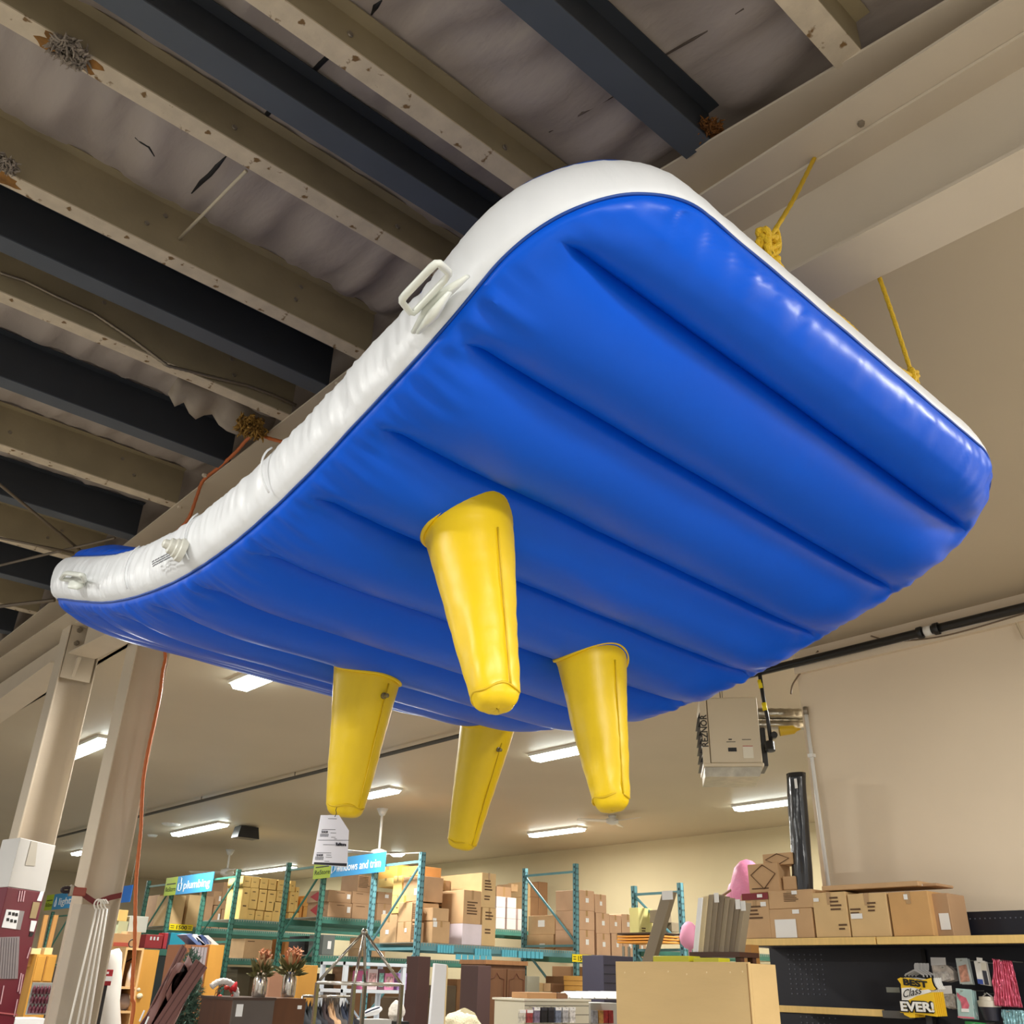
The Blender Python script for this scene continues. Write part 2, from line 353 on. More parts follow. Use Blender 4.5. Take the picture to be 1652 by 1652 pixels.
# ---- ceiling services
def pipe(pts, r, name, mat, label, cat, **k): return MB().tube(pts, r, 8).build(name, mat, label=label, cat=cat, smooth=True, **k)
pipe([(7.05, 30, 4.33), (7.2, 11, 4.33), (7.2, 8.4, 4.33)], .028, 'ceiling_pipe', M('pipe_grey', (74, 72, 66), .5), 'thin grey pipe running along the smooth ceiling at left', 'pipe')
for yy in (21, 16.5, 13.2, 11): pipe([(7.18, yy, 4.33), (7.18, yy, CZ)], .01, 'pipe_hanger', steel, 'small hanger holding the ceiling pipe, %s from the left' % ORD[[21, 16.5, 13.2, 11].index(yy)], 'hanger', group='ceiling pipe hangers')
t_ = thing('wall_pipe', (7.37, 0, 4.27), 'black pipe running along the top of the right wall', 'pipe')
MB().tube([(7.37, -6, 4.27), (7.37, 5.6, 4.27)], .037, 12).build('pipe', black, t_, smooth=True)
for yy in (3.24, 3.10): MB().tube([(7.37, yy - .02, 4.27), (7.37, yy + .02, 4.27)], .05, 12).build('coupling', black, t_, smooth=True)
MB().tube([(7.37, 3.14, 4.27), (7.37, 3.2, 4.27)], .042, 12).build('collar', white, t_, smooth=True)
def cable(px, ax, v, r, mat, label, name='cable', cat='cable', sub=6):
    p = [P(x, y, ax, v) if not isinstance(v, list) else P(x, y, ax, v[i]) for i, (x, y) in enumerate(px)]
    q = []
    for i in range(len(p) - 1):
        p0 = p[max(0, i - 1)]; p1 = p[i]; p2 = p[i + 1]; p3 = p[min(len(p) - 1, i + 2)]
        for k in range(sub):
            t = k / sub; q.append(.5 * ((2 * p1) + (p2 - p0) * t + (2 * p0 - 5 * p1 + 4 * p2 - p3) * t * t + (3 * p1 - p0 - 3 * p2 + p3) * t ** 3))
    q.append(p[-1])
    return MB().tube(q, r, 6).build(name, mat, label=label, cat=cat, smooth=True)
greyc = M('grey_cable', (128, 108, 86), .5)
cable([(1320, 1050), (1302, 1072), (1280, 1102), (1276, 1120)], 'x', 7.42, .008, greyc, 'tan cable dropping round the corner of the right wall')
cable([(1405, 1026), (1440, 1034), (1500, 1030), (1560, 1017), (1652, 990)], 'x', 7.40, .007, greyc, 'grey cable sagging below the black wall pipe')
cable([(1636, 985), (1640, 1004), (1652, 1030)], 'x', 7.42, .01, M('cream_cable', (206, 190, 160), .5), 'cream conduit leaving the pipe at the right edge')
t_ = thing('wall_conduit', (7.42, 4.42, 2.2), 'white conduit standing upright on the tan right wall', 'conduit')
MB().tube([(7.425, 4.40, 2.0), (7.425, 4.42, 3.82)], .017, 10).build('pipe', white, t_, smooth=True)
MB().tube([(7.425, 4.42, 3.8), (7.425, 4.42, 3.87)], .022, 10).build('end_fitting', steel, t_, smooth=True)
MB().box(7.40, 7.45, 4.39, 4.44, 3.42, 3.45).build('strap', white, t_)
# ---- luminaires
lens = M('lamp_lens', (238, 250, 246), .4, emis=9.0)
housing = M('lamp_housing', (232, 230, 220), .5)
def lamp(x, y, L, label, z=CZ, group='linear ceiling lamps', rnd=False, power=1., vis=True):
    t_ = thing('ceiling_lamp', (x, y, z), label, 'lamp', group)
    if rnd:
        MB().lathe((x, y, z), [(0, .16), (-.03, .2)], 20).build('housing', housing, t_, smooth=True)
        MB().lathe((x, y, z - .03), [(0, .19), (-.05, .12), (-.06, .02)], 20).build('lens', lens, t_, smooth=True)
    else:
        MB().box(x - .14, x + .14, y - L / 2, y + L / 2, z - .04, z).build('housing', housing, t_)
        MB().prism([(x - .12, y - L / 2 + .02, z - .04), (x - .08, y - L / 2 + .02, z - .09), (x + .08, y - L / 2 + .02, z - .09), (x + .12, y - L / 2 + .02, z - .04)], (0, L - .04, 0)).build('lens', lens, t_)
    ld = bpy.data.lights.new('lamp_light', 'AREA'); ld.shape = 'RECTANGLE'; ld.size = .3; ld.size_y = L if not rnd else .3
    ld.energy = LAMP_W * power; ld.color = (1.0, .96, .90)
    lo = bpy.data.objects.new('lamp_light', ld); COL.objects.link(lo); lo.parent = t_; lo.location = (0, 0, -.13)
    return t_
lamp(13.95, 9.30, 1.15, 'bright linear lamp just left of the black upright roll')
lamp(13.95, 14.35, 1.5, 'bright linear lamp left of the small ceiling fan')
lamp(8.85, 8.95, 1.15, 'bright linear lamp half hidden behind the right-hand yellow fin')
lamp(8.85, 20.2, 2.4, 'bright linear lamp above the plumbing sign')
lamp(4.25, 8.9, .75, 'bright lamp peeking out just under the blue raft')
lamp(4.2, 13.7, 1.5, 'bright lamp seen between the two tan columns')
lamp(8.95, 13.45, .9, 'small bright lamp beside the left yellow fin')
lamp(14.1, 26.8, 3.0, 'long distant lamp above the yellow cartons')
p = P(641, 1376, 'z', CZ); lamp(p.x, p.y, .4, 'small round lamp to the right of the windows and trim sign', rnd=True)
p = P(130, 1373, 'z', CZ); lamp(p.x, p.y, .8, 'small distant lamp left of the strapped column')
lamp(8.85, 4.0, 1.15, 'linear lamp hidden above the raft', group='linear ceiling lamps')
lamp(5.2, -1.2, 1.15, 'unseen linear lamp added to brighten the right wall', power=1.7)  # out-of-view lamp, added and boosted to brighten the right wall
# added unseen lamps behind and left of the viewer, lighting raft and steelwork
for (x, y, pw) in [(-1.6, 3.4, 1.0), (-1.4, -2.4, 1.3), (0.5, -1.6, 1.7), (-1.6, 8.6, 1.0)]:
    lamp(x, y, 1.2, 'unseen linear lamp added under the purlins to light raft and steelwork', z=4.0, group='added unseen lamps', power=pw)
# ---- ceiling fans
def fan(px, py, drop, s, label, ang):
    p = P(px, py, 'z', CZ - drop); c = Vector((p.x, p.y, CZ - drop))
    t_ = thing('ceiling_fan', (p.x, p.y, CZ), label, 'fan', 'ceiling fans')
    MB().lathe((p.x, p.y, CZ), [(0, .09 * s), (-.1 * s, .04 * s)], 16).build('canopy', white, t_, smooth=True)
    MB().tube([(p.x, p.y, CZ), c], .02 * s, 8).build('downrod', white, t_, smooth=True)
    MB().lathe(c, [(.08 * s, .03 * s), (.05 * s, .12 * s), (-.03 * s, .13 * s), (-.07 * s, .05 * s)], 20).build('motor', white, t_, smooth=True)
    for k in range(3):
        a = ang + k * 2 * pi / 3; T = Matrix.Translation(c) @ Matrix.Rotation(a, 4, 'Z') @ Matrix.Rotation(.2, 4, 'X')
        MB().box(.1 * s, .75 * s, -.06 * s, .06 * s, -.005, .005, T).build('blade', white, t_)
fan(988, 1325, .10, .9, 'white ceiling fan just below the tip of the right yellow fin', .5)
fan(366, 1408, .55, 1.3, 'white ceiling fan on a short rod above the plumbing sign', .2)
fan(611, 1378, .8, 1.2, 'white ceiling fan on a rod behind the windows and trim sign', .9)
p = P(393, 1334, 'z', CZ); t_ = thing('ceiling_speaker', (p.x, p.y, CZ), 'small black box speaker on the ceiling right of the lamp', 'speaker')
MB().prism([(p.x - .25, p.y - .3, CZ - .25), (p.x + .25, p.y - .3, CZ - .25), (p.x + .2, p.y - .3, CZ - .02), (p.x - .2, p.y - .3, CZ - .02)], (0, .3, 0)).build('cabinet', black, t_)
MB().box(p.x - .02, p.x + .02, p.y - .1, p.y - .06, CZ - .05, CZ).build('bracket', black, t_)
p = P(246, 1347, 'z', CZ); MB().lathe(p, [(0, .12), (-.04, .09)], 12).build('smoke_detector', white, label='small round detector on the ceiling left of the lamp', cat='detector')
p = P(276, 1329, 'z', CZ); MB().lathe(p, [(0, .2), (-.03, .17)], 12).build('air_diffuser', white, label='small white ceiling diffuser above the smoke detector', cat='diffuser')
# ================================================================ inflatable raft
blue = M('raft_blue', (0, 86, 212), .36, var=.03, vs=3, bump=.05, bs=14, spec=.22)
rwhite = M('raft_white', (228, 231, 234), .42, bump=.10, bs=25, stretch=(1, 1, .25))
piping_m = M('raft_piping', (10, 66, 150), .5)
yellow = M('fin_yellow', (230, 194, 4), .42, var=.03, vs=5, bump=.12, bs=10)
S_ = 1.2
def sc(x, y, z): return Vector((x * S_, y * S_, CAM_H + (z - CAM_H) * S_))
SEY = [.88, 1.08, 1.37, 1.68, 1.98, 2.29, 2.62, 2.97, 3.33, 3.68, 4.02, 4.34]
SEZ = [3.135, 3.035, 2.915, 2.825, 2.745, 2.695, 2.685, 2.72, 2.79, 2.89, 2.995, 3.085]
def crom(xs, ys, x):
    i = max(0, min(len(xs) - 2, next((k for k in range(len(xs) - 1) if xs[k + 1] >= x), len(xs) - 2)))
    h = xs[i + 1] - xs[i]; t = (x - xs[i]) / h
    m0 = (ys[i + 1] - ys[max(0, i - 1)]) / (xs[i + 1] - xs[max(0, i - 1)]) * h
    j = min(len(xs) - 1, i + 2); m1 = (ys[j] - ys[i]) / (xs[j] - xs[i]) * h
    return (2 * t ** 3 - 3 * t * t + 1) * ys[i] + (t ** 3 - 2 * t * t + t) * m0 + (-2 * t ** 3 + 3 * t * t) * ys[i + 1] + (t ** 3 - t * t) * m1
def zlow(y): return crom(SEY, SEZ, y)
def slope(y): return (zlow(y + .02) - zlow(y - .02)) / .04
XL, WID, RC = .98, 2.0, .34
Y0r, Y1r = .88, 4.34
THK = .185
def inset(y):
    # plan view outline with rounded corners
    d = min(y - Y0r, Y1r - y); rc = RC
    if d >= rc: return 0.0
    d = max(0, d); return rc - math.sqrt(max(0, rc * rc - (rc - d) ** 2))
def tilt(x): return -.03 * (x - XL)
# rows, denser at the rounded ends
ys = []
for i in range(40): ys.append(Y0r + RC * (1 - cos(pi / 2 * i / 40)))
nmid = 260
for i in range(nmid): ys.append(lerp(Y0r + RC, Y1r - RC, i / nmid))
for i in range(41): ys.append(Y1r - RC + RC * sin(pi / 2 * i / 40))
ys = sorted(y for y in ys if min(abs(y - q) for q in SEY[1:-1]) > .0035) + SEY[1:-1]
ys.sort()
ss = [.5 - .5 * cos(pi * i / 90) for i in range(91)]
def chamber(y):
    k = max(i for i in range(len(SEY)) if SEY[i] <= y + 1e-6) if y < SEY[-1] else len(SEY) - 2
    k = min(k, len(SEY) - 2); return (y - SEY[k]) / (SEY[k + 1] - SEY[k]), k
def bulge(x, y, side):
    f, k = chamber(y)
    ins_ = inset(y); xa = XL + ins_; xb = XL + WID - ins_
    dx = min(x - xa, xb - x); dy = min(y - Y0r, Y1r - y)
    e = min(1, max(0, dx) / .16); ee = math.sqrt(max(0, 1 - (1 - e) ** 2))
    ey = min(1, max(0, dy) / .12); eye_ = math.sqrt(max(0, 1 - (1 - ey) ** 2))
    # chambers: sharp seams, seam welds stop short of the edge
    s_ = abs(sin(pi * f)) ** .5
    if k == 0: s_ = 1 if f < .5 else s_
    if k == len(SEY) - 2: s_ = 1 if f > .5 else s_
    weld = min(1, max(0, (dx - .004) / .11)); weld = weld * weld * (3 - 2 * weld)
    base = .055 * min(ee, eye_)
    side_ = math.sqrt(max(0, 1 - (1 - min(1, max(0, dx) / .34)) ** 2))
    b = base * (1 - weld) + (.002 + .088 * s_ * side_) * weld * min(1, eye_ * 1.05)
    # gathers radiating from the seam line
    g = max(0, 1 - dx / .16); gy = max(0, 1 - dy / .14)
    b += .019 * g * (1 - .2 * g) * noise.noise(Vector((y * 30, x * 3, side * 4))) * min(1, dx / .02)
    if y < 1.5: b += .018 * gy * noise.noise(Vector((x * 26, y * 2, 7))) * min(1, dy / .02)
    b += .004 * noise.noise(Vector((x * 4, y * 5, 2 + side)))
    b += .0035 * (1 - s_) * noise.noise(Vector((x * 24, k * 9.1, side))) * weld
    return max(b, 0) * min(1, min(dx, 1) / .004 + .0) if dx < .004 else max(b, 0)
raft = thing('inflatable_raft', sc(1.98, 2.4, 2.6), 'large curved blue and white inflatable raft hung from the steel girder', 'inflatable')
def sheet(top):
    mb = MB(); n = len(ss)
    for y in ys:
        i_ = inset(y); xa = XL + i_; xb = XL + WID - i_; sl = slope(y); nl = math.sqrt(1 + sl * sl)
        for s in ss:
            x = lerp(xa, xb, s); b = bulge(x, y, 1 if top else 0)
            if top: off = THK + b * lerp(.2, .5, min(1, max(0, (y - 1.1) / .3))) + (b * .9 * min(1, max(0, y - 3.0)))
            else: off = -b
            mb.v.append(sc(x, y - sl / nl * off, zlow(y) + tilt(x) + off / nl))
    for j in range(len(ys) - 1):
        for i in range(n - 1):
            a = j * n + i; q = (a, a + 1, a + n + 1, a + n); mb.f.append(q if top else q[::-1])
    return mb
sheet(False).build('bottom_panel', blue, raft, smooth=True, sharp=38)
sheet(True).build('top_panel', blue, raft, smooth=True)
# outline loop (clockwise seen from above), for side band and piping
loop = []
for y in ys: loop.append((XL + inset(y), y, -1))
for k in range(1, 90): loop.append((lerp(XL + RC, XL + WID - RC, k / 90), Y1r, 0))
for y in reversed(ys): loop.append((XL + WID - inset(y), y, 1))
for k in range(1, 90): loop.append((lerp(XL + WID - RC, XL + RC, k / 90), Y0r, 0))
NL = len(loop); arc = [0.]
for i in range(1, NL): arc.append(arc[-1] + math.hypot(loop[i][0] - loop[i - 1][0], loop[i][1] - loop[i - 1][1]))
mb = MB(); NB = 18
for i, (x, y, q) in enumerate(loop):
    x0, y0, _ = loop[i - 1]; x2, y2, _ = loop[(i + 1) % NL]
    tx, ty = x2 - x0, y2 - y0; l = math.hypot(tx, ty) or 1; nx_, ny_ = -ty / l, tx / l   # outward
    sl = slope(y); nl = math.sqrt(1 + sl * sl)
    gath = 1 if (q == -1 or q == 1) else .5
    zone = .25 if y < 1.3 else 1.0
    for j in range(NB + 1):
        t = j / NB; off = THK * t; bl = lerp(.018, lerp(.030, lerp(.036, .055, min(1, max(0, (y - 1.5) / .8))), min(1, max(0, (XL + WID - x) / WID * 2 - .5))), min(1, max(0, (y - .95) / .3))) * math.sqrt(max(0, 1 - (2 * t - 1) ** 2))
        edge = max(0, 1 - min(t, 1 - t) / .35)
        wv = noise.noise(Vector((arc[i] * 9, t * 1.6 + arc[i] * 2, 1))) * .004 + (.5 - abs(noise.noise(Vector((arc[i] * 24 + .5 * sin(t * 3), t * .9, 4))))) * .014 - .006 + noise.noise(Vector((arc[i] * 50, t * 1.2, 6))) * .005 + noise.noise(Vector((arc[i] * 85, t * 2.5, 8))) * .004 * (edge + .3)
        d = bl + wv * gath * zone * min(1, min(t, 1 - t) / .08)
        yy = y - sl / nl * off + ny_ * d
        mb.v.append(sc(x + nx_ * d, yy, zlow(y) + tilt(x) + off / nl + (ny_ * d * sl)))
for i in range(NL):
    for j in range(NB):
        a = i * (NB + 1) + j; b = ((i + 1) % NL) * (NB + 1) + j; mb.f.append((a, a + 1, b + 1, b))
mb.build('side_band', rwhite, raft, smooth=True)
def looppt(i, off, out=0.):
    x, y, q = loop[i % NL]; x0, y0, _ = loop[(i - 1) % NL]; x2, y2, _ = loop[(i + 1) % NL]
    tx, ty = x2 - x0, y2 - y0; l = math.hypot(tx, ty) or 1
    sl = slope(y); nl = math.sqrt(1 + sl * sl)
    return sc(x - ty / l * out, y - sl / nl * off + tx / l * out, zlow(y) + tilt(x) + off / nl + tx / l * out * sl)
for off in (0, THK):
    mb = MB(); mb.tube([looppt(i, off, .002 + .0015 * noise.noise(Vector((i * .13, off, 0)))) for i in range(NL)], .0052, 5, closed=True)
    mb.build('piping', piping_m, raft, smooth=True)
# vertical weld lines on the side band
for yy in (2.07, 2.55, 3.05, 3.2):
    i = min(range(len(ys)), key=lambda k: abs(ys[k] - yy))
    if yy == 3.2: continue
    mb = MB().tube([looppt(i, THK * t, .062 * math.sqrt(max(0, 1 - (2 * t - 1) ** 2)) + .0035) for t in [k / 12 for k in range(1, 12)]], .0035, 5)
    mb.build('seam_line', M('seam_grey', (222, 225, 228), .6), raft, smooth=True)
# carry handles
hm = M('handle_white', (226, 230, 222), .35)
def ringtube(pts, r, close=True, sub=7, flat=.6):
    n = len(pts); q = []
    for i in range(n if close else n - 1):
        for k in range(sub): q.append(pts[i].lerp(pts[(i + 1) % n], k / sub))
    # smooth corners
    for _ in range(1): q = [(q[i - 1] + q[i] * 2 + q[(i + 1) % len(q)]) / 4 for i in range(len(q))]
    return MB().tube(q, r, 8, closed=True, flat=flat)
def X_(x, y, X): 
    return P(x, y, 'x', X * S_)
A = X_(738, 452, .93); B = X_(674, 520, .93); C = X_(646, 484, .84); D = X_(705, 422, .84)
mid = lambda a, b, t: a.lerp(b, t)
h = ringtube([mid(A, D, .35), D, C, mid(B, C, .35)], .0105, flat=.8); ho = h.build('carry_handle', hm, raft, smooth=True)
hb = MB(); nrm = Vector((-1, 0, .25)).normalized()
pl = [A, mid(A, B, .5) + Vector((-.03, 0, -.01)), B]
back = [p + Vector((.05, 0.0, -.10)) for p in pl]
hb.tube([A + Vector((.01, -.03, 0)), mid(A, B, .3), mid(A, B, .7), B + Vector((.01, .03, -.01))], [.012, .03, .032, .014], 10, flat=.5)
hb.tube([mid(A, B, .1) + Vector((-.01, 0, -.03)), mid(A, B, .5) + Vector((-.01, 0, -.05)), mid(A, B, .95) + Vector((.0, 0, -.04))], [.012, .03, .012], 10, flat=.5)
hbo = hb.build('base_plate', hm, ho, smooth=True)
# far handle, folded flat
A = X_(98, 934, .915); B = X_(137, 938, .915); C = X_(134, 928, .865); D = X_(106, 924, .865)
ho = ringtube([A, B, C, D], .012, flat=.8).build('carry_handle', hm, raft, smooth=True)
MB().tube([X_(118, 932, .915), X_(124, 940, .91), X_(130, 947, .915)], [.02, .045, .02], 10, flat=.4).build('base_plate', hm, ho, smooth=True)
# valve: stacked rings with cap
vc = X_(284, 884, .905); vax = Vector((-1, .1, .15)).normalized()
vo_ = MB().lathe(vc - vax * .03, [(0, .044), (.02, .044), (.025, .036), (.035, .036), (.04, .029), (.055, .029), (.06, .018), (.075, .016), (.08, .01)], 20, vax).build('air_valve', M('valve_grey', (206, 206, 196), .35), raft, smooth=True, sharp=40)
mb = MB(); 
for j in range(3):
    for k in range(7):
        px_ = 247 + k * 4.2 + j * 1; py_ = 906 - k * 2.2 + j * 3.2
        c = X_(px_, py_, .908); mb.box(c.x - .002, c.x, c.y - .012, c.y + .012 * random.uniform(.2, 1), c.z - .0025, c.z + .0025)
mb.build('printed_text', M('print_grey', (120, 122, 128), .6), raft)
# lugs on the near end, top edge
def lug(px, py, yv):
    c = P(px, py, 'y', yv * S_)
    mb = MB(); base = c + Vector((0, .02, -.05))
    pts = [base + Vector((-.045, 0, 0)), c + Vector((-.016, 0, .018)), c + Vector((.016, 0, .018)), base + Vector((.05, 0, -.01))]
    inner = [base.lerp(c, .35) + Vector((-.016, 0, 0)), c + Vector((-.006, 0, .0)), c + Vector((.008, 0, .0)), base.lerp(c, .35) + Vector((.018, 0, 0))]
    for d in (-.005, .006): mb.v += [p + Vector((0, d, 0)) for p in pts + inner]
    for a in range(4):
        b = (a + 1) % 4; mb.f.append((a, b, 4 + b, 4 + a)); mb.f.append((8 + a, 12 + a, 12 + b, 8 + b)); mb.f.append((a, 8 + a, 8 + b, b)); mb.f.append((4 + a, 4 + b, 12 + b, 12 + a))
    mb.build('rope_lug', hm, raft)
    return c
l1 = lug(1234, 402, .955); l2 = lug(1358, 524, .955); l3 = lug(1470, 618, .955)
# ---- fins
def fin(base, L, rb, rt, seed, label_no, tipbend=0., valve=None):
    x, y, z = base; sl = slope(y); n_ = Vector((0, sl, -1)).normalized()
    b0 = sc(x, y, z) ; L *= S_; rb *= S_; rt *= S_
    mb = MB(); NS = 40; NR = 40; u = n_.orthogonal().normalized(); v = n_.cross(u)
    prof = []
    for i in range(NS + 1):
        t = i / NS; h0_ = -.09 + (L + .06) * t; prof.append((h0_, rb - (rb - rt) * h0_ / L + .012 * math.exp(-((t - .05) / .05) ** 2)))
    for a in range(1, 9):
        an = a / 8 * pi / 2; prof.append((L - .03 + .045 * sin(an), rt * max(.02, cos(an) ** .55) * (1 if a > 0 else 1)))
    for i, (h_, r) in enumerate(prof):
        for j in range(NR):
            an = 2 * pi * j / NR
            w_ = noise.noise(Vector((cos(an) * 1.3 + seed, sin(an) * 1.3, h_ * 3 + .5 * sin(an * 2 + seed)))) * .006 + noise.noise(Vector((cos(an) * 2.2, sin(an) * 2.2 + seed, h_ * 22))) * .0028 * (.4 + h_ / L)
            rr = r + w_ if h_ > .02 else r
            mb.v.append(b0 + n_ * h_ + (u * cos(an) + v * sin(an)) * rr)
    NP = len(prof)
    for i in range(NP - 1):
        for j in range(NR):
            a = i * NR + j; b = i * NR + (j + 1) % NR; mb.f.append((a, a + NR, b + NR, b))
    mb.f.append(tuple((NP - 1) * NR + j for j in range(NR)))
    f_ = mb.build('fin', yellow, raft, smooth=True, label='yellow tapered inflatable fin, ' + label_no)
    # hem ring, end seam, long seam
    ring = []
    for j in range(48):
        dj = u * cos(2 * pi * j / 48) + v * sin(2 * pi * j / 48); hh = -.08
        while hh < .15:
            q = b0 + n_ * hh + dj * (rb - (rb - rt) * hh / L + .006); ux_, uy_ = q.x / S_, q.y / S_
            if q.z < sc(ux_, uy_, zlow(uy_) + tilt(ux_) - bulge(ux_, uy_, 0)).z: break
            hh += .003
        ring.append(q)
    for _ in range(3): ring = [(ring[i - 1] + ring[i] * 2 + ring[(i + 1) % 48]) / 4 for i in range(48)]
    MB().tube(ring, .009, 6, closed=True).build('base_hem', yellow, f_, smooth=True)
    ring = [b0 + n_ * (L - .028 + .006 * sin(j * .7)) + (u * cos(2 * pi * j / 36) + v * sin(2 * pi * j / 36)) * (rt + .003) for j in range(36)]
    MB().tube(ring, .004, 5, closed=True).build('end_seam', M('fin_seam', (214, 178, 6), .5), f_, smooth=True)
    # side seam on the right-hand front
    d = (EYE - b0); d = (d - n_ * d.dot(n_)).normalized(); s_ = n_.cross(d)
    if s_.dot(RIGHT) < 0: s_ = -s_
    dr = (d * .75 + s_ * .66).normalized()
    MB().tube([b0 + n_ * h_ + dr * (r + .0035) for h_, r in prof[10:NS + 1:3]], .003, 5).build('side_seam', M('fin_seam', (214, 178, 6), .5), f_, smooth=True)
    if valve:
        p = b0 + n_ * valve * L; dr = (d * .8 + s_ * .6).normalized(); rr = lerp(rb, rt, valve)
        MB().lathe(p + dr * rr, [(-.01, .014), (.008, .014), (.01, .009), (.028, .010), (.032, .004)], 12, dr).build('valve_cap', M('valve_clear', (120, 108, 70), .25), f_, smooth=True, sharp=40)
    return b0 + n_ * L
fin((1.417, 1.806, 2.70), .53, .124, .056, 1, 'nearest and largest')
fin((2.259, 2.153, 2.625), .53, .126, .057, 2, 'at the right')
fin((1.814, 2.876, 2.64), .53, .130, .064, 3, 'at the left with the price tag', valve=.22)
fin((2.93, 3.50, 2.745), .60, .138, .068, 4, 'farthest, seen behind the nearest', valve=.2)
# ---- price tag hanging at the left fin
tx = lambda px, py: P(px, py, 'y', 3.385)
q = [tx(518, 1315), tx(547, 1315), tx(563, 1340), tx(560, 1399), tx(504, 1394)]
pap = M('tag_paper', (240, 240, 246), .6); ink = M('tag_ink', (46, 46, 52), .7)
t_ = thing('price_tag', tuple(q[0]), 'white paper price tag hanging from the tip of the left yellow fin', 'price tag')
MB().prism(q, (0, .003, 0)).build('paper', pap, t_)
tg = MB()
MB().tube([tx(540, 1318), tx(543, 1312), tx(548, 1306) + Vector((0, .03, 0)), tx(556, 1300) + Vector((0, .06, 0))], .0015, 5).build('string', ink, t_)
def tq(a, b, c, d, mb): 
    w_ = [tx(*p) - Vector((0, .0015, 0)) for p in (a, b, c, d)]; mb.quad(*w_)
tq((506.5, 1391), (506, 1394.5), (559, 1397.5), (559.5, 1393), tg)
for k in range(8):
    x = 517 + k * 1.7; tq((x, 1345), (x - .8, 1350), (x, 1350), (x + .8, 1345), tg)
    x = 509 + k * 1.7; tq((x, 1382), (x - .8, 1387.5), (x, 1387.5), (x + .8, 1382), tg)
tq((513, 1355), (513, 1355.6), (563, 1356), (563, 1355.4), tg)
for (a, b_, y) in [(519, 541, 1338), (533, 542, 1343.5), (534, 541, 1350.5), (539, 543, 1353), (511, 534, 1375.5), (526, 534, 1379), (525, 535, 1382.5), (523, 531, 1389), (529, 543, 1320.5), (521, 540, 1362.5)]:
    tq((a, y), (a, y + .7), (b_, y + .9), (b_, y + .2), tg)
tg.build('printed_marks', ink, t_)
rv = (tx(550, 1364) - tx(520, 1363)).normalized(); uv_ = (tx(520, 1330) - tx(520, 1360)).normalized()
text('ReStore', .017, tx(541, 1364.5) - Vector((0, .004, 0)), rv, uv_, ink, t_, sx=.85, bold=.0006)
text('$160.00', .011, tx(518, 1343.5) - Vector((0, .004, 0)), rv, uv_, ink, t_, sx=.8)
text('$160.00', .011, tx(510, 1381) - Vector((0, .004, 0)), rv, uv_, ink, t_, sx=.8)
# ---- yellow ropes
ropem = M('rope_yellow', (226, 184, 30), .6, bump=.6, bs=180)
def rope(pts, r, mb, sub=12, amp=.0):
    p = [Vector(a) for a in pts]; q = []
    for i in range(len(p) - 1):
        p0 = p[max(0, i - 1)]; p1 = p[i]; p2 = p[i + 1]; p3 = p[min(len(p) - 1, i + 2)]
        for k in range(sub):
            t = k / sub; q.append(.5 * ((2 * p1) + (p2 - p0) * t + (2 * p0 - 5 * p1 + 4 * p2 - p3) * t * t + (3 * p1 - p0 - 3 * p2 + p3) * t ** 3))
    q.append(p[-1]); mb.tube(q, [r * (1 + .18 * (k % 2)) for k in range(len(q))], 7)
rt_ = thing('yellow_rope', tuple(l1), 'yellow rope slung over the girder and knotted to the white lugs of the raft', 'rope')
ytop = P(1313, 255, 'x', 2.495); zt_ = zlt(ytop.y)
mb = MB(); K1 = l1 + Vector((0, -.01, .02)); K3 = l3 + Vector((0, -.01, .02))
rope([K1, K1.lerp(Vector((2.49, ytop.y, zt_)), .5) + Vector((0, 0, -.02)), (2.49, ytop.y, zt_ - .01), (2.5, ytop.y, zt_ + .004), (2.62, 1.18, zt_ + .006)], .0075, mb)
e2 = P(1418, 449, 'x', 2.765)
rope([(2.62, 1.18, zt_ + .006), (2.76, 1.18, zt_ + .004), (2.77, 1.18, zt_ - .02), e2 + Vector((.0, 0, .02)), e2.lerp(K3, .5) + Vector((.01, 0, 0)), K3], .0075, mb)
mb.build('hanging_line', ropem, rt_, smooth=True)
mb = MB(); 
rope([K1 + Vector((.02, 0, -.03)), P(1275, 452, 'y', 1.13), P(1320, 487, 'y', 1.13), P(1370, 526, 'y', 1.13), P(1405, 563, 'y', 1.13), P(1440, 590, 'y', 1.13), K3], .009, mb)
mb.build('cross_line', ropem, rt_, smooth=True)
for K, s_, n_ in ((K1, .042, 34), (K3, .022, 22)):
    mb = MB(); pts = []
    for i in range(n_):
        a = i * 1.9; pts.append(K + Vector((cos(a) * s_ * .8 + .01 * sin(i * 3.1), sin(a * 1.3) * s_ * .5, s_ * 1.2 * sin(a * .61 + 1) - (.02 if K is K1 else 0))))
    rope(pts, .0085, mb, 5)
    if K is K1: rope([K + Vector((.02, 0, .03)), K + Vector((.05, -.01, .08)), K + Vector((.075, 0, .04)), K + Vector((.05, 0, -.01)), K + Vector((0, 0, 0))], .007, mb)
    mb.build('knot', ropem, rt_, smooth=True)
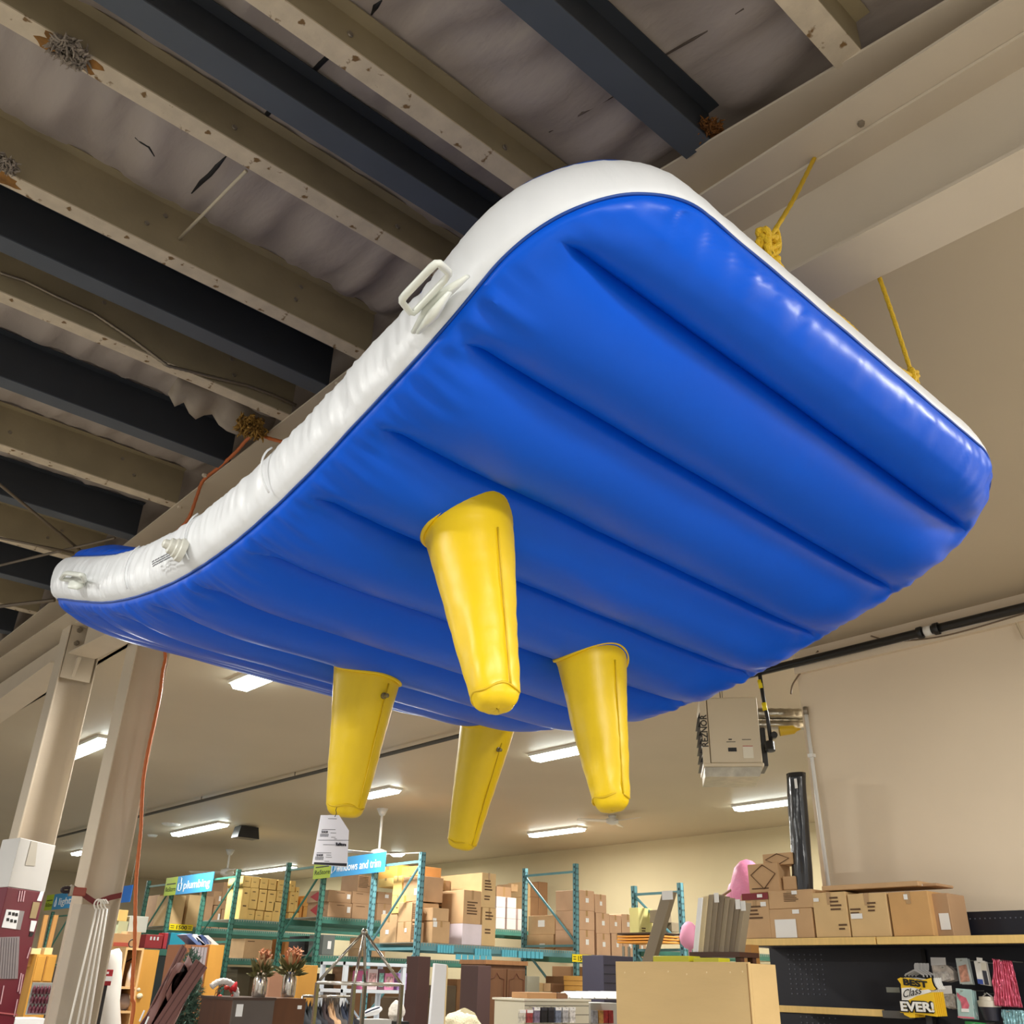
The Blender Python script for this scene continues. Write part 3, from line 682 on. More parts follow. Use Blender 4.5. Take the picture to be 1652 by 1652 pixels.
# ---- orange cord
orange = M('cord_orange', (196, 104, 50), .5)
cord = thing('orange_cord', (3.1, 8.2, 0), 'orange extension cord draped on the rafter and hanging by the right tan column', 'cord')
mb = MB(); zf = lambda y: zt(y) - .02
p1 = [P(470, 716, 'x', 2.34), P(440, 709, 'x', 2.34), P(418, 702, 'x', 2.33), P(402, 706, 'z', 4.99), P(380, 730, 'z', 5.0), P(352, 755, 'x', 2.335), P(328, 775, 'x', 2.335), P(318, 800, 'x', 2.335), P(305, 835, 'x', 2.335), P(285, 858, 'x', 2.335), P(262, 872, 'x', 2.34), P(235, 890, 'x', 2.4), P(225, 920, 'x', 2.6), Vector((2.85, 8.28, 4.42))]
rope(p1, .012, mb, 6)
q = [Vector((2.85, 8.28, 4.42))] + [P(x, y, 'y', 8.3) for x, y in [(266, 1052), (262, 1085), (258, 1120), (250, 1160), (240, 1205), (232, 1250), (229, 1290), (227, 1340), (222, 1390), (219, 1430), (218, 1480), (217, 1530), (214, 1575), (213, 1610), (212, 1652)]]
q.append(Vector((q[-1].x, 8.3, .01)))
rope(q, .014, mb, 6)
mb.build('cord', orange, cord, smooth=True)
# ================================================================ pallet racking
teal = M('rack_teal', (64, 122, 108), .45, var=.08, vs=5)
tealb = M('rack_blue_teal', (96, 148, 158), .45, var=.08, vs=5)
hole = M('rack_hole', (16, 34, 34), .7)
wire = M('deck_wire', (178, 178, 168), .4, metal=.5)
def upright(mb_, hb, x, y, z1, w_=.085, d=.075, front=1, hmat=None):
    # channel section: face with holes towards -Y, flanges
    mb_.box(x, x + w_, y, y + .006, 0, z1); mb_.box(x, x + .006, y, y + d, 0, z1); mb_.box(x + w_ - .006, x + w_, y, y + d, 0, z1)
    z = .1
    while z < z1 - .05:
        hb.box(x + .016, x + .03, y - .002, y, z, z + .028); hb.box(x + w_ - .03, x + w_ - .016, y - .002, y, z, z + .028)
        hb.box(x - .002, x, y + .022, y + .046, z + .02, z + .06); z += .1
def frame(x, ya, yb, h, mat, label, group='racking end frames', braces=None, flip=False):
    t_ = thing('storage_rack', (x + .04, (ya + yb) / 2, 0), label, 'racking', group)
    for y in (ya, yb - .075):
        m1 = MB(); h1 = MB(); upright(m1, h1, x, y, h)
        u = m1.build('upright', mat, t_); h1.build('punched_holes', hole, u, kind='stuff')
    zs = braces or [h - .16, h - 1.42, h - 2.6]
    for z in zs: MB().box(x + .025, x + .06, ya + .075, yb - .075, z, z + .04).build('cross_strut', mat, t_)
    for z, z2 in ((zs[0] - .03, zs[1] + .1), (zs[1] - .05, zs[2] + .1)):
        MB().tube([(x + .042, (yb - .08) if flip else (ya + .08), z), (x + .042, (ya + .08) if flip else (yb - .08), z2)], .022, 6).build('diagonal_brace', mat, t_)
    return t_
frame(9.58, 13.02, 14.45, 3.46, tealb, 'blue-green racking end frame right of the windows and trim sign, nearest', braces=[3.30, 2.0, .9])
frame(9.58, 16.06, 17.50, 3.58, teal, 'green racking end frame left of the windows and trim sign')
frame(9.58, 19.55, 21.14, 3.58, teal, 'light green racking end frame right of the plumbing sign')
frame(9.58, 22.82, 24.40, 3.60, teal, 'dark green racking end frame left of the plumbing sign')
frame(9.58, 29.6, 31.2, 3.1, teal, 'green racking end frame under the lighting sign')
frame(13.16, 13.02, 14.50, 3.60, tealb, 'blue-green racking frame standing between two carton stacks at the centre right', flip=True)
frame(13.16, 10.56, 11.66, 3.14, tealb, 'blue-green racking frame behind the leaning tan board', braces=[2.98, 2.1, 1.0], flip=True)
def deck(x0, x1, ya, yb, zt_, mat, label, bh=.115, wires=True):
    t_ = thing('rack_shelf', ((x0 + x1) / 2, (ya + yb) / 2, zt_ - bh), label, 'racking', 'racking shelf levels')
    for y in (ya, yb - .045): MB().box(x0, x1, y, y + .045, zt_ - bh, zt_ - .012).build('beam', mat, t_)
    if wires:
        mb = MB(); y = ya
        while y < yb: mb.box(x0, x1, y, y + .007, zt_ - .012, zt_ - .004); y += .1
        x = x0
        while x < x1: mb.box(x, x + .008, ya - .004, yb, zt_ - .008, zt_); mb.box(x, x + .008, ya - .006, ya, zt_ - .05, zt_); x += .055
        mb.build('wire_deck', wire, t_)
    return t_
ZB, ZA, ZC, ZD = 2.115, 2.575, 2.62, 2.56
deck(9.67, 13.16, 13.03, 14.44, ZB, tealb, 'blue-green racking shelf carrying the two tall carton piles at the centre')
deck(13.25, 16.3, 13.03, 14.44, 2.06, teal, 'green racking shelf with a yellow capacity label right of centre')
deck(9.67, 13.16, 16.08, 17.48, ZA, teal, 'green racking shelf under the cartons with red diamonds')
deck(13.2, 16.3, 16.08, 17.48, ZA, teal, 'green racking shelf under the pink and white cartons')
deck(9.67, 15.5, 19.58, 21.1, ZC, teal, 'light green racking shelf loaded with small yellow cartons')
deck(9.67, 15.5, 22.85, 25.6, ZD, teal, 'green racking shelf behind the plumbing sign with a yellow capacity label')
deck(9.67, 14.6, 16.1, 17.4, 1.94, teal, 'lower green racking shelf behind the chrome display stand')
deck(9.67, 14, 19.6, 21.0, P(420, 1547, 'y', 19.64).z, teal, 'lower green racking shelf under the small yellow cartons')
deck(9.67, 14, 22.9, 24.3, 1.62, teal, 'lower green racking shelf behind the christmas tree')
deck(13.25, 16.3, 10.58, 11.6, 2.14, teal, 'green racking shelf carrying orange planks behind the leaning board')
# ---------------------------------------------------------------- cartons
KR = {}
def kraft(c):
    k = 'kraft_%d_%d_%d' % c
    return M(k, c, .75, var=.06, vs=4, bump=.04, bs=30)
TAPE = M('packing_tape', (176, 140, 92), .3); LBL = M('paper_label', (238, 238, 236), .6); INK = M('carton_ink', (96, 70, 46), .8); RED = M('carton_red', (176, 44, 48), .7)
def carton(x0, x1, y0, y1, z0, z1, col, label, group, face='y', tape=True, lab=None, ink=None, diamond=False, dm=None, name='carton', cat='carton'):
    """axis-aligned shipping carton; face = side towards the viewer that carries the print"""
    t_ = thing(name, ((x0 + x1) / 2, (y0 + y1) / 2, z0), label, cat, group)
    MB().box(x0, x1, y0, y1, z0, z1).build('body', kraft(col), t_, bevel=.006)
    def fq(u0, u1, v0, v1, nm, mat, e=.0025, f=None, side=face):
        # u along the face left to right as seen, v up, in fractions
        mb = MB(); a = []
        for u, v in ((u0, v0), (u1, v0), (u1, v1), (u0, v1)):
            z = lerp(z0, z1, v)
            a.append(Vector((lerp(x0, x1, u), y0 - e, z)) if side == 'y' else Vector((x0 - e, lerp(y1, y0, u), z)))
        mb.quad(*a); return mb
    if tape:
        m_ = fq(.44, .56, .72, 1, '', None); 
        if face == 'y': m_.box(lerp(x0, x1, .44), lerp(x0, x1, .56), y0, y1, z1, z1 + .0015)
        else: m_.box(x0, x1, lerp(y1, y0, .56), lerp(y1, y0, .44), z1, z1 + .0015)
        m_.build('tape', TAPE, t_)
    if lab:
        for (u, v, s, w_) in lab: fq(u, u + w_, v, v + s, '', None, .004).build('label', LBL, t_)
    if ink:
        m_ = MB()
        for (u0, u1, v0, n_) in ink:
            for k in range(n_):
                v = v0 - k * .085; q = fq(u0, u0 + (u1 - u0) * random.uniform(.6, 1), v, v + .04, '', None, .003); m_.add(q.v, q.f)
        m_.build('printed_text', INK, t_)
    if diamond:
        q = MB()
        for sd in ('x',):
            a = []
            for u, v in ((.5, .1), (.85, .5), (.5, .9), (.15, .5)):
                a.append(Vector((x0 - .004, lerp(y1, y0, u), lerp(z0, z1, v))))
            q.quad(*a)
        q.build('red_diamond', RED, t_)
    if dm:
        q = MB(); c = [(.5, dm[0]), (.9, dm[1]), (.5, dm[2]), (.1, dm[1])]
        pts = [Vector((lerp(x0, x1, u), y0 - .004, lerp(z0, z1, v))) if face == 'y' else Vector((x0 - .004, lerp(y1, y0, u), lerp(z0, z1, v))) for u, v in c]
        q.tube(pts, .004, 4, closed=True); q.build('printed_diamond', INK, t_)
    return t_
def CB(px0, px1, pt, pb, Y, zb, dep, col, label, group, **k):
    """carton whose front stands on the plane y=Y; px span surveyed on the sight lines"""
    ym = (pt + pb) / 2
    x0 = P(px0, ym, 'y', Y).x; x1 = P(px1, ym, 'y', Y).x; z1 = P((px0 + px1) / 2, pt, 'y', Y).z
    if zb is None: zb = P((px0 + px1) / 2, pb, 'y', Y).z
    carton(x0, x1 - .004, Y, Y + dep, zb + .001, z1, col, label, group, **k); return z1
def CX(px0, px1, pt, pb, X, zb, dep, col, label, group, **k):
    ym = (pt + pb) / 2
    y1 = P(px0, ym, 'x', X).y; y0 = P(px1, ym, 'x', X).y; z1 = P((px0 + px1) / 2, pt, 'x', X).z
    if zb is None: zb = P((px0 + px1) / 2, pb, 'x', X).z
    carton(X, X + dep, y0 + .004, y1, zb + .001, z1, col, label, group, face='x', **k); return z1
Z_ = lambda s, ox, oy, *b: tuple((ox if i in (0, 1) else oy) + v / s for i, v in enumerate(b))
K1c, K2c, K3c, K4c = (200, 164, 122), (216, 184, 134), (184, 148, 112), (230, 194, 118)
GB = 'cartons on the racking shelf right of the windows and trim sign'
f3 = lambda *b: Z_(5.1625, 640, 1380, *b)
z = CB(*f3(297, 443, 548, 700), 13.06, ZB, .3, K1c, 'brown carton under a same-size one, just right of the nearest rack upright', GB, lab=[(.02, .72, .25, .22)])
CB(*f3(300, 436, 440, 546), 13.06, z, .3, K1c, 'brown carton with a white label, upper of two beside the nearest rack upright', GB, lab=[(.02, .0, .2, .22)], tape=False)
z = CB(*f3(545, 713, 572, 722), 13.06, ZB, .6, (226, 214, 222), 'white and lilac carton at the bottom of the pile left of the tall tan stack', GB, tape=False)
CB(*f3(555, 704, 292, 578), 13.06, z, .6, K1c, 'large brown carton with a printed square, on top of the white and lilac one', GB, ink=[(.2, .8, .62, 5)])
z = CB(*f3(712, 825, 436, 735), 13.05, ZB, .6, K2c, 'tall tan carton, lower of the tallest stack at the centre', GB, ink=[(.2, .8, .85, 3), (.2, .7, .4, 2)])
CB(*f3(708, 826, 148, 432), 13.05, z, 1.3, K2c, 'tall tan carton, topmost of the tallest stack at the centre', GB, ink=[(.2, .8, .75, 4), (.2, .7, .3, 2)])
# behind: text covered cartons, and the pile seen through the end frame (their -X sides show)
CB(*f3(240, 352, 240, 425), 13.75, ZB, .4, K3c, 'text-covered brown carton behind the nearest rack upright', GB, ink=[(.05, .95, .85, 8)])
CB(*f3(345, 447, 208, 330), 13.9, ZB, .4, K3c, 'text-covered brown carton behind the large brown one', GB, ink=[(.05, .95, .8, 6)])
fx = lambda *b: Z_(5.1625, 380, 1340, *b)
GS = 'cartons seen through the nearest racking end frame'
z = CX(*fx(1345, 1460, 762, 945), 9.70, ZB, .55, K1c, 'brown carton at the bottom right inside the nearest end frame', GS, lab=[(.55, .5, .2, .15)])
z2 = CX(*fx(1355, 1470, 598, 760), 9.70, z, .55, K1c, 'brown carton, second from the bottom right inside the nearest end frame', GS)
CX(*fx(1462, 1524, 770, 945), 9.72, ZB, .1, K3c, 'text-covered carton hard against the nearest upright, bottom', GS, ink=[(.1, .9, .85, 9)], tape=False)
CX(*fx(1462, 1520, 590, 768), 9.72, z, .1, K3c, 'text-covered carton hard against the nearest upright, second from the bottom', GS, ink=[(.1, .9, .85, 9)], tape=False)
z = CX(*fx(1205, 1340, 694, 945), 9.76, ZB, .5, K1c, 'brown carton with a small white label at the bottom left inside the nearest end frame', GS, lab=[(.35, .3, .15, .2)])
CX(*fx(1300, 1398, 540, 692), 9.75, z, .5, K4c, 'bright yellow-tan carton above the bottom left one inside the end frame', GS, ink=[(.4, .6, .3, 1)])
CX(*fx(1312, 1385, 378, 540), 9.80, None, .4, K4c, 'tall yellow-tan carton under the top one inside the end frame', GS)
z = CX(*fx(1395, 1530, 382, 590), 9.80, None, .5, K3c, 'dark brown carton with a white label high inside the nearest end frame', GS, lab=[(.72, .25, .25, .2)])
CX(*fx(1190, 1312, 396, 470), 9.85, None, .5, K4c, 'flat yellow-tan carton second from the top inside the end frame', GS)
CX(*fx(1192, 1345, 292, 400), 9.85, None, .6, (228, 170, 84), 'orange-tan carton topmost inside the nearest end frame', GS)
CX(*fx(1368, 1520, 300, 380), 9.95, None, .5, (214, 150, 84), 'orange carton with open flaps at the top of the end frame', GS)
# row A: cartons with diamonds
GA = 'brown cartons with red diamonds on the racking'
z = CB(*fx(770, 968, 600, 715), 16.1, ZA, .75, K3c, 'brown carton with a white label, lower left of the diamond cartons', GA, ink=[(.35, .8, .8, 1)], lab=[(.8, .35, .4, .14)], diamond=True, tape=False)
CB(*fx(770, 968, 500, 598), 16.1, z, .75, K3c, 'brown carton with a white label, upper left of the diamond cartons', GA, ink=[(.35, .8, .8, 1)], lab=[(.8, .35, .4, .14)], diamond=True, tape=False)
z = CB(*fx(972, 1120, 610, 715), 16.1, ZA, .75, K3c, 'brown carton, lower right of the diamond cartons', GA, ink=[(.2, .8, .8, 1)], tape=False)
z = CB(*fx(972, 1125, 510, 608), 16.1, z, .75, K3c, 'brown carton, upper right of the diamond cartons', GA, ink=[(.2, .8, .8, 1)], tape=False)
CB(*fx(1020, 1140, 372, 508), 16.1, z, .6, K3c, 'brown text-covered carton just below the windows and trim sign', GA, ink=[(.05, .95, .85, 8)])
z = CB(*fx(1180, 1300, 610, 700), 16.1, ZA, .6, K3c, 'brown carton with a white label right of the windows and trim sign post', GA, lab=[(.4, .3, .3, .2)])
CB(*fx(1182, 1305, 512, 608), 16.1, z, .6, K3c, 'brown carton with a torn label above the one by the sign post', GA, lab=[(.5, .5, .3, .25)])
# row A beyond: pink printed cartons
GP = 'pink-printed white cartons on the far shelf'
for r_ in range(3):
    for c_ in range(3):
        z0 = ZA + r_ * .21
        x0 = P(640 + (826 + c_ * 92) / 5.1625, 1490, 'y', 16.1).x
        if r_ == 2 and c_ == 2: continue
        carton(x0, x0 + .255, 16.1, 16.6, z0 + .001, z0 + .208, (216, 196, 188), 'pink-printed white carton, %s from the left, %s' % (ORD[c_], ['bottom row', 'middle row', 'top row'][r_]), GP, ink=None, tape=False, lab=None, dm=None)
z = ZA + .63
CB(*f3(832, 955, 262, 372), 16.62, ZA, .6, K3c, 'brown carton with a small label on the pink-printed ones', GB, lab=[(.4, .05, .15, .25)])
CB(*f3(955, 1010, 240, 302), 16.6, None, .5, K1c, 'flat brown carton behind the centre right rack frame', GB)
for i, (a, b_) in enumerate(((1070, 1115), (1115, 1180), (1182, 1258))):
    z = ZA
    for j, (t0, t1) in ((1, (348, 485)), (0, (222, 345))):
        z = CB(*f3(a, b_, t0, t1), 16.65, z, .6, (150, 112, 78) if a > 1070 else K2c, 'dark brown carton inside the centre right frame, %s from the left, %s' % (ORD[i], ['upper', 'lower'][j]), 'dark cartons at the back of the centre right frame', tape=False)
# bay to the right of the 13.2 frame, plus cartons inside the frame
GR = 'tan cartons on the shelf right of the centre right frame'
z = CX(*f3(1080, 1305, 660, 800), 13.3, 2.06, .5, K1c, 'large tan carton at the bottom inside the centre right frame', GR, lab=[(.5, .3, .25, .2)], tape=False)
CX(*f3(1095, 1318, 500, 658), 13.3, z, .5, K1c, 'large tan carton with a white square label inside the centre right frame', GR, lab=[(.38, .4, .35, .25)], tape=False)
f4 = lambda *b: Z_(5.1625, 940, 1380, *b)
cols = [[(-30, 100, 622, 790), (-30, 100, 462, 618), (-30, 98, 292, 458)], [(118, 232, 652, 800), (112, 226, 482, 648), (102, 198, 326, 478)], [(242, 334, 652, 808), (226, 322, 498, 640)], [(338, 448, 664, 822), (326, 428, 492, 656)], [(456, 530, 690, 830)]]
for i, cl in enumerate(cols):
    z = 2.06
    for j, bx in enumerate(cl):
        z = CB(*f4(*bx), 13.06, z, .62, (204, 166, 134), 'tan carton with a round white sticker, %s column from the left, %s' % (ORD[i], ['bottom', 'second up', 'third up'][j]), GR, lab=[(.42, .4, .22, .2)])
# ---- small yellow cartons
GY = 'small yellow cartons stacked on the light green shelf'
top = [(62, 130), (132, 200), (206, 272), (276, 342), (352, 416), (456, 500)]
for i, (a, b_) in enumerate(top): CB(*fx(a, b_, 378 + i * 8, 470 + i * 8), 19.62, None, .7, K4c, 'small yellow carton in the top row, %s from the left' % ORD[i], GY, ink=[(.25, .75, .5, 1)], tape=False)
midr = [(46, 112, 472, 742), (118, 186, 478, 655), (192, 256, 490, 665), (262, 334, 498, 672), (344, 402, 502, 592), (452, 494, 510, 680), (496, 524, 470, 680)]
for i, b_ in enumerate(midr): CB(*fx(*b_), 19.62, ZC if i == 0 else None, .7, K4c, 'upright yellow carton in the middle row, %s from the left' % ORD[i], GY, ink=[(.25, .75, .8, 1), (.25, .75, .4, 1)], tape=False)
botr = [(96, 160, 658, 742), (165, 232, 668, 748), (238, 302, 676, 754), (308, 388, 596, 764), (444, 480, 684, 768), (484, 526, 684, 768)]
for i, b_ in enumerate(botr): CB(*fx(*b_), 19.62, ZC, .7, K4c, 'small yellow carton in the bottom row, %s from the left' % ORD[i], GY, ink=[(.25, .75, .5, 1)], tape=False)
CB(*fx(535, 560, 560, 700), 19.7, ZC, .4, (226, 160, 84), 'narrow orange carton right of the yellow stack', 'mixed cartons right of the yellow stack', tape=False)
z = CB(*fx(562, 610, 632, 760), 19.7, ZC, .5, (226, 170, 94), 'orange-tan carton, lower, beside the red diamonds', 'mixed cartons right of the yellow stack', tape=False)
CB(*fx(566, 612, 545, 628), 19.7, z, .5, (226, 170, 94), 'orange-tan carton, upper, beside the red diamonds', 'mixed cartons right of the yellow stack', tape=False)
# ---- row D
f1 = lambda *b: Z_(6.073, 170, 1380, *b)
GD = 'brown cartons behind the plumbing sign'
for i, (bx, lb) in enumerate([((510, 620, 388, 668), 'tall brown carton with a white label left under the plumbing sign'), ((640, 772, 388, 672), 'tall brown carton just below the plumbing sign, left one'), ((802, 945, 388, 676), 'tall brown carton just below the plumbing sign, right one'), ((975, 1050, 400, 660), 'brown carton behind the right post of the plumbing sign')]):
    CB(*f1(*bx), 24.5 if i == 0 else 22.9, ZD, .9, K2c if i in (1, 2) else K3c, lb, GD, lab=[(.1, .12, .2, .5)] if i == 0 else None, tape=False)
for i, bx in enumerate([(1052, 1130, 492, 640), (1056, 1138, 350, 488), (1135, 1215, 530, 650), (1135, 1220, 440, 528), (1150, 1215, 262, 436)]):
    CB(*f1(*bx), 23.0, ZD if i in (0, 2) else None, .8, K3c, 'smaller brown carton inside the end frame right of the plumbing sign, %s' % ['lower left', 'upper left', 'lower right', 'middle right', 'top right'][i], GD, lab=[(.7, .3, .35, .25)], tape=False)
# lower shelves
GL = 'goods on the lower racking shelves'
ZC2 = P(420, 1547, 'y', 19.64).z
CB(*fx(70, 295, 905, 1068), 19.64, ZC2, .7, K1c, 'wide brown carton on the lower shelf behind the dried flowers', GL, ink=[(.1, .5, .86, 1)], tape=False)
CB(*fx(415, 520, 905, 980), 19.64, ZC2, .6, (190, 130, 72), 'small orange-brown carton behind the right dried flowers', GL, tape=False)
CB(*fx(575, 700, 880, 1035), 16.85, 1.94, .6, (48, 48, 50), 'black carton on the lower shelf behind the rack upright', GL, tape=False)
CB(*fx(730, 830, 870, 960), 16.12, 1.94, .5, (110, 116, 112), 'grey plastic tub on the lower shelf', GL, tape=False, lab=[(.4, .3, .4, .3)])
z = CX(*fx(935, 1060, 985, 1075), 10.6, 1.94, .5, K1c, 'brown carton low inside the nearest frame, lower of two', GL, tape=False)
CX(*fx(950, 1065, 890, 980), 10.6, z, .5, K1c, 'brown carton low inside the nearest frame, upper of two', GL, tape=False)
for i, bx in enumerate([(1100, 1220, 1060, 1135, K2c), (1225, 1290, 1065, 1135, K1c), (1280, 1400, 1068, 1140, (130, 92, 62)), (1400, 1500, 1010, 1110, (140, 104, 72))]):
    CB(*f3(*bx[:4]), 13.3, None, .5, bx[4], 'carton under the racking behind the white goods stand, %s from the left' % ORD[i], GL, tape=False)
for i in range(3):
    CB(*f4(8 + i * 3, 175, 1008 + i * 42, 1048 + i * 42), 12.6, None, .5, (224, 170, 88), 'flat yellow-tan tray, %s from the top, left of the navy door' % ORD[i], 'flat trays by the navy door', tape=False, name='tray', cat='tray')
# planks, yellow-white carton, grey cartons in the right frame
for i in range(4):
    CB(*f4(632, 812, 645 + i * 24, 662 + i * 24), 10.62, None, .9, (230, 156, 64) if i else (70, 50, 36), 'orange wooden plank, %s from the top of the small pile' % ORD[i], 'planks on the right racking shelf', tape=False, name='plank', cat='plank')
CB(*f4(465, 585, 440, 690), 11.3, None, .2, (236, 226, 150), 'pale yellow carton with a blue band behind the leaning board', GR, tape=False, ink=[(.2, .6, .3, 2)])
CB(*f4(672, 740, 455, 560), 10.9, None, .3, (150, 136, 112), 'grey-brown carton above the orange planks, left', GR, tape=False)
CB(*f4(742, 812, 560, 640), 10.9, None, .3, (150, 136, 112), 'grey-brown carton above the orange planks, right', GR, tape=False)
# ---- signs
lime = M('sign_lime', (186, 214, 52), .5); sky = M('sign_sky_blue', (62, 156, 216), .5); sblue = M('sign_blue', (32, 120, 220), .5); sw = M('sign_white', (246, 248, 250), .5); navy_ink = M('sign_ink', (30, 44, 38), .6)
def sign(x, tl, tr, bl, br, word, label, split=.27, wx=.47, icon=None):
    a, b_, c, d = [P(p[0], p[1], 'x', x) for p in (tl, tr, br, bl)]
    y1 = (a.y + d.y) / 2; y0 = (b_.y + c.y) / 2; z1 = (a.z + b_.z) / 2; z0 = (c.z + d.z) / 2; H = z1 - z0; L = y1 - y0
    t_ = thing('aisle_sign', (x, (y0 + y1) / 2, z0), label, 'sign', 'hanging aisle signs')
    ys_ = y1 - L * split
    MB().box(x - .012, x, y0, ys_, z0, z1).build('blue_panel', sky, t_); MB().box(x - .012, x, ys_, y1, z0, z1).build('lime_panel', lime, t_)
    r = Vector((0, -1, 0)); u = Vector((0, 0, 1))
    text('ReStore', H * .36, (x - .015, y1 - L * .02, z0 + H * .22), r, u, navy_ink, t_, fitw=L * split * .88)
    MB().box(x - .0145, x - .013, ys_ + L * .03, y1 - L * .03, z0 + H * .60, z0 + H * .66).build('small_print', navy_ink, t_)
    text(word, H * .62, (x - .015, y1 - L * wx, z0 + H * .27), r, u, sw, t_, fitw=L * (1 - wx) * .92, bold=H * .006)
    # tub / window / lamp icon
    cy = y1 - L * (split + wx) / 2; s_ = H * .22; zc = z0 + H * .42
    if icon == 'tub': pts = [(cy + s_, zc + s_ * .8), (cy + s_ * .9, zc - s_ * .6), (cy + s_ * .5, zc - s_), (cy - s_ * .5, zc - s_), (cy - s_ * .9, zc - s_ * .6), (cy - s_, zc + s_ * .8)]
    elif icon == 'lamp': pts = [(cy, zc + s_ * 1.6), (cy, zc + s_ * .9), (cy + s_ * .7, zc), (cy + s_ * .5, zc - s_), (cy - s_ * .5, zc - s_), (cy - s_ * .7, zc)]
    else: pts = [(cy + s_ * .8, zc + s_), (cy + s_ * .8, zc - s_), (cy - s_ * .8, zc - s_ * .2), (cy - s_ * .8, zc + s_)]
    MB().tube([(x - .015, p[0], p[1]) for p in pts], H * .025, 5, closed=True).build('icon', sw, t_)
    if icon == 'tub': MB().tube([(x - .015, cy - s_ * .5, zc + s_), (x - .015, cy - s_ * .5, zc + s_ * 2), (x - .015, cy - s_ * .1, zc + s_ * 2.2)], H * .025, 5).build('icon_tap', sw, t_)
    return t_
sign(9.56, (509, 1393), (624, 1370), (504, 1421), (621, 1404), 'windows and trim', 'blue and lime aisle sign reading windows and trim behind the price tag', split=.26, wx=.34, icon='win')
sign(9.56, (270, 1417), (346, 1406), (264, 1446), (342, 1437), 'plumbing', 'blue and lime aisle sign reading plumbing', split=.26, wx=.41, icon='tub')
sign(9.56, (77, 1445), (134, 1436), (71, 1470), (132, 1462), 'lighting', 'blue and lime aisle sign reading lighting left of the strapped column', split=.22, wx=.38, icon='lamp')
a, b_ = P(197, 1430, 'x', 6.5), P(210, 1455, 'x', 6.5)
t_ = thing('aisle_sign', (6.5, a.y, b_.z), 'plain blue end of an aisle sign just right of the strapped column', 'sign', 'hanging aisle signs')
MB().box(6.488, 6.5, b_.y, a.y + .6, b_.z, a.z).build('blue_panel', sblue, t_); MB().tube([(6.494, b_.y + .1, a.z), (6.494, b_.y + .1, CZ)], .003, 5).build('hanging_wire', wire, t_)
# capacity labels (stuck to the beams)
def cap(px0, px1, pt, pb, Y, body, label):
    a = P(px0, pt, 'y', Y); b_ = P(px1, pb, 'y', Y); H = a.z - b_.z
    t_ = thing('capacity_label', (a.x, Y, b_.z), label, 'label', 'yellow rack capacity labels')
    MB().box(a.x, b_.x, Y - .004, Y, b_.z, a.z).build('backing', M('label_yellow', (244, 222, 20), .5), t_)
    text(body, H * .85, (lerp(a.x, b_.x, .25), Y - .006, b_.z + H * .18), (1, 0, 0), (0, 0, 1), INKB, t_, fitw=(b_.x - a.x) * .5, bold=.002)
    m_ = MB()
    for u in (.05, .8):
        for v in (.3, .6): m_.box(lerp(a.x, b_.x, u), lerp(a.x, b_.x, u + .15), Y - .006, Y - .004, b_.z + H * v, b_.z + H * (v + .1))
    m_.build('small_print', INKB, t_)
INKB = M('black_ink', (20, 20, 20), .6)
cap(274, 310, 1490, 1502, 22.84, '1500', 'yellow rack capacity label reading 1500 under the plumbing sign')
cap(923, 954, 1539, 1553, 13.02, '1500', 'yellow rack capacity label reading 1500 on the shelf right of centre')
cap(760, 778, 1554, 1564, 16.1, '500', 'bright yellow label reading 500 above the brown wardrobe')
# blue price cards clipped to the centre beam
for i, (a, b_, c, d) in enumerate([(345, 478, 745, 815), (655, 790, 775, 835), (880, 1005, 785, 850), (1015, 1225, 795, 862), (495, 800, 822, 880)]):
    p0 = P(640 + a / 5.1625, 1380 + c / 5.1625, 'y', 13.0); p1 = P(640 + b_ / 5.1625, 1380 + d / 5.1625, 'y', 13.0)
    t_ = thing('sample_strip', (p0.x, 13.0, p1.z), 'strip of light blue sample cards on the centre beam, %s from the left' % ORD[[0, 2, 3, 4, 1][i]], 'cards', 'blue sample cards on the centre beam')
    n_ = 6
    for k in range(n_): MB().box(lerp(p0.x, p1.x, k / n_), lerp(p0.x, p1.x, (k + .82) / n_), 13.0, 13.012, p1.z, p0.z).build('card', M('card_blue', (96, 190, 214), .4), t_)
# ================================================================ heater
hc = P(1175, 1125, 'z', 4.0); hr = (Matrix.Rotation(radians(-8), 3, 'Z') @ Vector((RIGHT.x, RIGHT.y, 0))).normalized(); hn = Vector((-hr.y, hr.x, 0)) # hn away from viewer
HT = thing('unit_heater', tuple(hc - Vector((0, 0, .62))), 'white gas unit heater hung from the ceiling below the raft', 'heater')
hm_ = M('heater_white', (214, 200, 174), .4); galv = M('galvanised', (170, 164, 150), .28, metal=.85, var=.2, vs=12)
HM = Matrix.Translation(hc) @ Matrix(((hr.x, hn.x, 0, 0), (hr.y, hn.y, 0, 0), (0, 0, 1, 0), (0, 0, 0, 1)))
MB().box(-.20, .255, 0, .55, -.60, 0, HM).build('cabinet', hm_, HT, bevel=.012)
MB().box(-.27, -.205, -.005, .55, -.62, .0, HM).build('front_strip', hm_, HT, bevel=.01)
MB().box(-.27, .265, -.01, .55, -.635, -.60, HM).build('bottom_rim', hm_, HT, bevel=.01)
MB().prism([HM @ Vector(v) for v in ((-.26, 0.01, -.635), (.25, .01, -.635), (.22, .01, -.72), (-.26, .01, -.72))], HM.to_3x3() @ Vector((0, .5, 0))).build('bottom_pan', galv, HT)
for k in range(6):
    MB().prism([HM @ Vector(v) for v in ((-.27, .02, -.13 - k * .08), (-.295, .02, -.19 - k * .08), (-.27, .02, -.188 - k * .08))], HM.to_3x3() @ Vector((0, .5, 0))).build('louver', black, HT)
